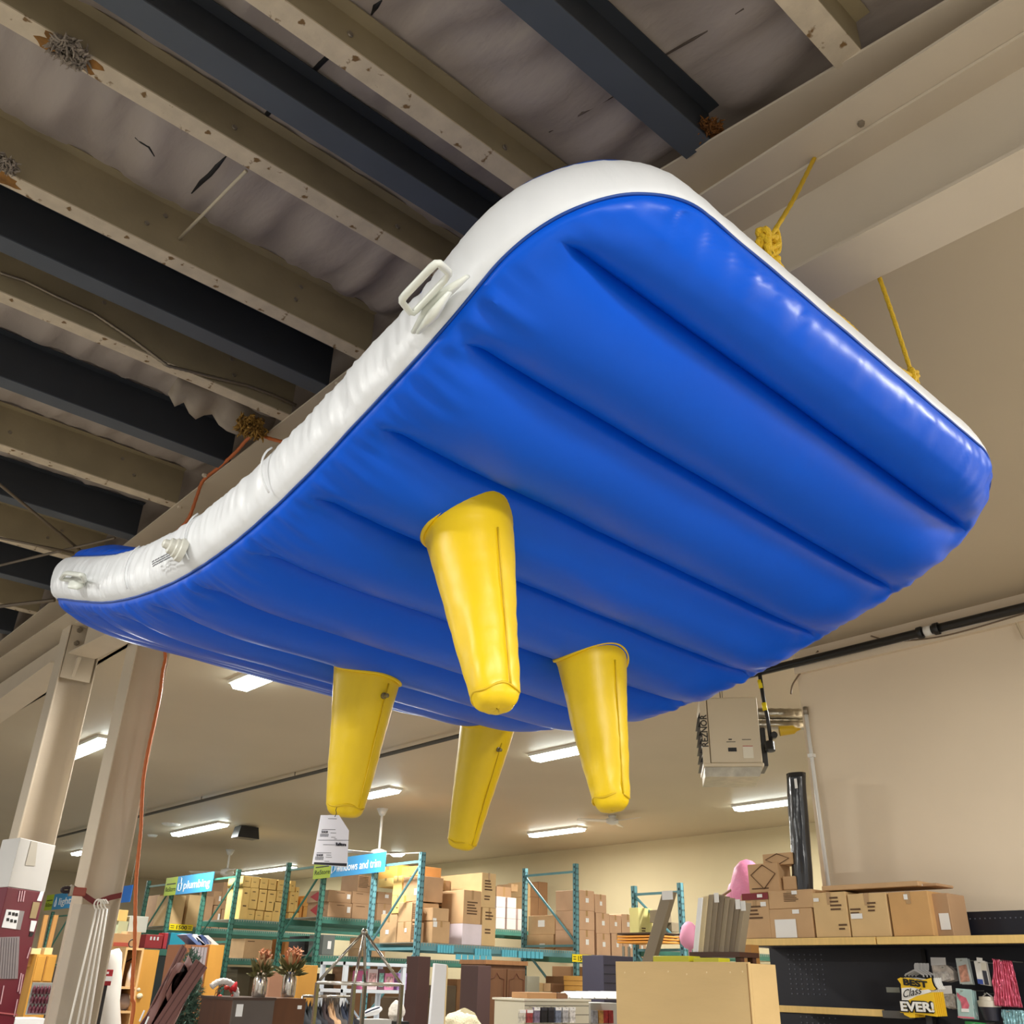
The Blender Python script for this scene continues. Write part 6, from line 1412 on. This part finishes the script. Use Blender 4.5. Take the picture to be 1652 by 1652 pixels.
# ---- white metal shelving with pink dolls boxes
Yw = 10.6; xa = P(556, 1570, 'y', Yw).x; xb = P(650, 1570, 'y', Yw).x; zt2 = P(600, 1553, 'y', Yw).z
wm = M('shelf_white_metal', (206, 214, 222), .4)
T_ = thing('white_metal_shelving', ((xa + xb) / 2, Yw + .25, 0), 'white metal shelving unit behind the chrome display stand', 'shelving')
for x in (xa, xb): 
    for y in (Yw, Yw + .52): MB().box(x, x + .05, y, y + .05, 0, zt2).build('post', wm, T_)
zl_ = [zt2, P(600, 1597, 'y', Yw).z, P(600, 1647, 'y', Yw).z, .3]
for z in zl_: MB().box(xa, xb + .05, Yw - .005, Yw + .575, z - .035, z).build('shelf', wm, T_)
MB().tube([(xa + .3, Yw + .5, zl_[1] - .05), (xb - .05, Yw + .5, zl_[2] - .2)], .012, 6).build('cross_brace', wm, T_)
zz2 = zl_[1] + .001
for i, (a, b_, h_, m_, lb) in enumerate([(583, 592, 1566, (196, 96, 140), 'narrow pink'), (593, 609, 1563, (214, 196, 198), 'pale pink with figures'), (610, 620, 1563, (104, 66, 78), 'dark plum'), (621, 636, 1570, (214, 130, 168), 'bright pink')]):
    x0 = P(a, 1580, 'y', Yw + .1).x; x1 = P(b_, 1580, 'y', Yw + .1).x; zt3 = P(a, h_, 'y', Yw + .1).z
    t_ = thing('toy_box', ((x0 + x1) / 2, Yw + .2, zz2), '%s toy box on the white metal shelving' % lb, 'toy box', 'pink boxes on the white shelving')
    MB().box(x0, x1, Yw + .1, Yw + .3, zz2, zt3).build('box', M('toy_%d' % i, m_, .45), t_, bevel=.003)
    MB().box(lerp(x0, x1, .15), lerp(x0, x1, .85), Yw + .097, Yw + .1, lerp(zz2, zt3, .15), lerp(zz2, zt3, .8)).build('window', M('toywin_%d' % i, (190, 150, 150) if i % 2 else (120, 170, 160), .3, var=.6, vs=30), t_)
x0 = P(645, 1580, 'y', Yw + .3).x; x1 = P(660, 1580, 'y', Yw + .3).x
stand('toy_box', 'purple patterned toy box at the right end of the white shelving', 'toy box', 642, 656, 1570, 1592, Yw + .12, .2, M('toy_purple', (176, 140, 196), .45, var=.5, vs=30), zb=zz2)
xm = P(575, 1640, 'y', Yw + .2)
t_ = thing('white_sneaker', tuple(P(600, 1640, 'y', 8.9)), 'white and navy sneaker-shaped pouch behind the chrome stand', 'pouch')
p = P(600, 1634, 'y', 8.9); mb = MB(); mb.tube([p + Vector((-.12, 0, -.02)), p + Vector((-.04, 0, 0)), p + Vector((.05, 0, .02)), p + Vector((.11, 0, .04))], [.02, .036, .042, .02], 12, flat=.8); mb.build('pouch_body', sw, t_, smooth=True)
MB().tube([p + Vector((-.1, -.03, .0)), p + Vector((-.02, -.04, .03)), p + Vector((.06, -.04, .05))], .008, 6).build('navy_stripe', M('navy_cloth', (36, 44, 74), .7), t_, smooth=True)
MB().box(p.x - .16, p.x + .18, 8.8, 9.02, 0, p.z - .055).build('white_counter', M('counter_white', (196, 196, 192), .5), label='pale counter supporting the white pouch behind the chrome stand', cat='counter')
blob(P(640, 1632, 'y', 9.2), .085, M('plush_white', (226, 220, 210), .95, bump=.6, bs=40), 'white_plush', 'white plush bundle at the right of the chrome stand', 'plush', (1, 1, 1.2), seed=9)
p = P(640, 1632, 'y', 9.2); MB().box(p.x - .1, p.x + .1, 9.1, 9.3, 0, p.z - .09).build('dark_box_base', dark, label='dark box under the white plush bundle', cat='box')
# ---- panels, wardrobe
stand('dark_brown_panel', 'dark brown panel just right of the nearest rack upright', 'panel', 672, 692, 1543, 1652, 12.3, .3, M('panel_dk', (70, 44, 40), .55))
leanp, *_ = [None]
p = [P(x, y, 'y', 9.0) for x, y in ((694, 1652), (716, 1652), (721, 1556), (702, 1554))]
d0 = p[3] - p[0]; d1 = p[2] - p[1]; a = p[0] - d0 * ((p[0].z - .01) / d0.z); b_ = p[1] - d1 * ((p[1].z - .01) / d1.z)
T_ = thing('shelf_board', tuple(a), 'tall narrow white board leaning in front of the racking', 'panel')
MB().prism([a, b_, p[2], p[3]], (0, .04, 0)).build('panel', M('panel_white', (226, 228, 232), .5), T_, bevel=.003)
ps = [b_, b_.lerp(p[2], 1)]; MB().prism([b_ + Vector((.001, 0, 0)), b_ + Vector((.018, 0, 0)), p[2] + Vector((.018, 0, -.02)), p[2] + Vector((.001, 0, 0))], (0, .04, 0)).build('cream_edge', creamw, T_)
stand('plum_panel', 'dark plum-brown panel left of the brown wardrobe', 'panel', 770, 791, 1558, 1652, 10.4, .35, M('panel_plum', (76, 54, 52), .55))
Yv = 11.0; T_, x0, x1, z1, _ = stand('wardrobe', 'brown wooden wardrobe with two arched doors at the centre bottom', 'wardrobe', 782, 847, 1556, 1652, Yv, .55, M('cherry_wood', (100, 68, 46), .5, var=.15, vs=4, stretch=(3, 3, .4)))
MB().box(x0 - .02, x1 + .02, Yv - .03, Yv + .56, z1 - .005, z1 + .05).build('cornice', M('cherry_light', (150, 106, 68), .5, var=.1, vs=30, stretch=(4, 1, .1)), T_)
chw = M('cherry_door', (106, 72, 48), .45, var=.15, vs=4, stretch=(3, 3, .4)); chd = M('cherry_dark', (92, 50, 28), .5)
for s_ in (0, 1):
    a, b_ = lerp(x0, x1, .03 + .49 * s_), lerp(x0, x1, .48 + .49 * s_)
    dr = MB().box(a, b_, Yv - .022, Yv - .001, .1, z1 - .06).build('door', chw, T_, bevel=.004)
    pts = [(a + .035, .2), (b_ - .035, .2), (b_ - .035, z1 - .19), ((a + b_) / 2 + .05, z1 - .17), ((a + b_) / 2, z1 - .11), ((a + b_) / 2 - .05, z1 - .17), (a + .035, z1 - .19)]
    MB().tube([(x, Yv - .024, z) for x, z in pts], .007, 5, closed=True).build('arched_moulding', chd, dr)
    hx = b_ - .02 if s_ == 0 else a + .02; MB().tube([(hx, Yv - .03, 1.1), (hx, Yv - .045, 1.13), (hx, Yv - .045, 1.2), (hx, Yv - .03, 1.23)], .005, 6).build('handle', M('brass', (176, 150, 92), .3, metal=.7), dr, smooth=True)
# glass shade over cream fleece
p = P(752, 1640, 'y', 9.8); T_ = thing('fleece_rug', tuple(p), 'cream fleece heaped below a cloudy glass dome at the bottom', 'fleece')
blob(p + Vector((-.08, 0, -.10)), .20, M('fleece', (226, 216, 184), .95, bump=1., bs=50), 'fleece_heap', None, None, (1.5, .8, .7), parent=T_, seed=2)
MB().lathe(p + Vector((.05, .1, -.15)), [(0, .2), (.1, .19), (.19, .13), (.23, .04), (.24, .01)], 24).build('glass_dome', M('cloudy_glass', (206, 196, 160), .15, alpha=.55), T_, smooth=True)
MB().box(p.x - .4, p.x + .35, 9.65, 10.2, 0, p.z - .29).build('low_cabinet', walnut, label='dark low cabinet under the cream fleece', cat='cabinet')
# ---- goods stand with hooks
Ym = 8.4; T_, x0, x1, z1, _ = stand('goods_stand', 'cream slatted goods stand with hooked packets left of the plywood crate', 'display stand', 846, 950, 1615, 1652, Ym, .5, M('slat_cream', (206, 200, 178), .5))
MB().box(x0 - .02, x1 + .02, Ym - .02, Ym + .52, z1, z1 + .02).build('top_board', M('slat_cream2', (222, 216, 196), .5), T_)
for k in range(4): MB().box(x0 + .002, x1, Ym - .003, Ym, z1 - .05 - k * .09, z1 - .042 - k * .09).build('slot', M('slot_grey', (120, 116, 104), .6), T_)
cl_ = [((196, 190, 176), 'clear'), ((150, 60, 60), 'red striped'), ((120, 110, 130), 'lilac'), ((24, 24, 30), 'black'), ((30, 30, 36), 'dark'), ((110, 120, 140), 'blue-grey'), ((170, 170, 172), 'silver'), ((214, 210, 206), 'white')]
for i, (cc, nm) in enumerate(cl_):
    px_ = 838 + i * 11.5; a = P(px_, 1625 + (4 if i < 2 else 0), 'y', Ym - .12); b_ = P(px_ + 9, 1650, 'y', Ym - .12)
    t_ = thing('blister_pack', (a.x, Ym - .12, b_.z), '%s packet hooked on the cream goods stand' % nm, 'packet', 'packets on the cream goods stand')
    MB().box(a.x, b_.x, Ym - .13, Ym - .10, b_.z, a.z).build('packet', M('bl_%d' % i, cc, .35, var=.5, vs=30), t_, bevel=.003); MB().box(a.x, b_.x, Ym - .133, Ym - .13, a.z - .03, a.z).build('header', LBL if i not in (3, 4) else M('hdr_dark', (50, 50, 60), .5), t_)
    xm = max((a.x + b_.x) / 2, x0 + .01); MB().tube([(xm, Ym - .15, a.z - .01), (xm, Ym, a.z)], .003, 5).build('hook', chrome, t_)
zt4 = z1 + .021
def onstand(px0, px1, pt, nm, label, cat, col, pt1=None):
    a = P(px0, pt, 'y', Ym + .05); b_ = P(px1, pt, 'y', Ym + .05); t_ = thing(nm, ((a.x + b_.x) / 2, Ym + .2, zt4), label, cat, 'boxes on the cream goods stand')
    return a.x, b_.x, a.z, t_
for i, (a, b_, t) in enumerate([(850, 898, 1601), (899, 916, 1602)]):
    x0_, x1_, z_, t_ = onstand(a, b_, t, 'flat_carton', ['wide brown', 'narrow dark brown'][i] + ' carton lying on the cream goods stand', 'carton', None)
    MB().box(x0_, x1_, Ym + .05, Ym + .3, zt4, z_).build('body', kraft([(176, 134, 92), (128, 92, 66)][i]), t_, bevel=.003)
for i in range(4):
    px_ = 915 + i * 20; x0_, x1_, z_, t_ = onstand(px_, px_ + 24, 1599, 'white_mailer', 'white open mailer box with a folded triangular flap, %s from the left' % ORD[i], 'box', None)
    MB().prism([(x0_ - .05, Ym + .06 + .001 * i, z_), (x1_ - .0, Ym + .06, z_), (x1_ - .04, Ym + .02, zt4 + .01), (x0_ + .03, Ym + .02, zt4 + .01)], (0, .004, 0)).build('flap', sw, t_)
    MB().prism([(x0_ + .02, Ym + .07, zt4), (x1_ - .01, Ym + .07, zt4), (x1_ - .06, Ym + .07, z_ - .01)], (0, .25, 0)).build('body', M('mailer_grey', (168, 166, 160), .6), t_)
x0 = P(951, 1625, 'y', Ym + .3).x; x1 = P(992, 1625, 'y', Ym + .3).x
T_, x0, x1, z1, _ = stand('wire_goods_stand', 'grey wire goods stand with red packets hard against the plywood crate', 'display stand', 953, 1000, 1618, 1652, Ym + .35, .4, M('grid_grey', (170, 168, 160), .5))
for i, (cc, a) in enumerate([((140, 140, 146), 957), ((176, 130, 70), 966), ((130, 26, 30), 973), ((120, 24, 28), 982)]):
    p, q = P(a, 1630, 'y', Ym + .3), P(a + 8, 1651, 'y', Ym + .3)
    MB().box(p.x, q.x, Ym + .3, Ym + .34, q.z, p.z).build('hanging_packet', M('hp_%d' % i, cc, .4, var=.4, vs=20), T_, bevel=.003)
# filler goods under the racks: cartons and bins standing on the floor
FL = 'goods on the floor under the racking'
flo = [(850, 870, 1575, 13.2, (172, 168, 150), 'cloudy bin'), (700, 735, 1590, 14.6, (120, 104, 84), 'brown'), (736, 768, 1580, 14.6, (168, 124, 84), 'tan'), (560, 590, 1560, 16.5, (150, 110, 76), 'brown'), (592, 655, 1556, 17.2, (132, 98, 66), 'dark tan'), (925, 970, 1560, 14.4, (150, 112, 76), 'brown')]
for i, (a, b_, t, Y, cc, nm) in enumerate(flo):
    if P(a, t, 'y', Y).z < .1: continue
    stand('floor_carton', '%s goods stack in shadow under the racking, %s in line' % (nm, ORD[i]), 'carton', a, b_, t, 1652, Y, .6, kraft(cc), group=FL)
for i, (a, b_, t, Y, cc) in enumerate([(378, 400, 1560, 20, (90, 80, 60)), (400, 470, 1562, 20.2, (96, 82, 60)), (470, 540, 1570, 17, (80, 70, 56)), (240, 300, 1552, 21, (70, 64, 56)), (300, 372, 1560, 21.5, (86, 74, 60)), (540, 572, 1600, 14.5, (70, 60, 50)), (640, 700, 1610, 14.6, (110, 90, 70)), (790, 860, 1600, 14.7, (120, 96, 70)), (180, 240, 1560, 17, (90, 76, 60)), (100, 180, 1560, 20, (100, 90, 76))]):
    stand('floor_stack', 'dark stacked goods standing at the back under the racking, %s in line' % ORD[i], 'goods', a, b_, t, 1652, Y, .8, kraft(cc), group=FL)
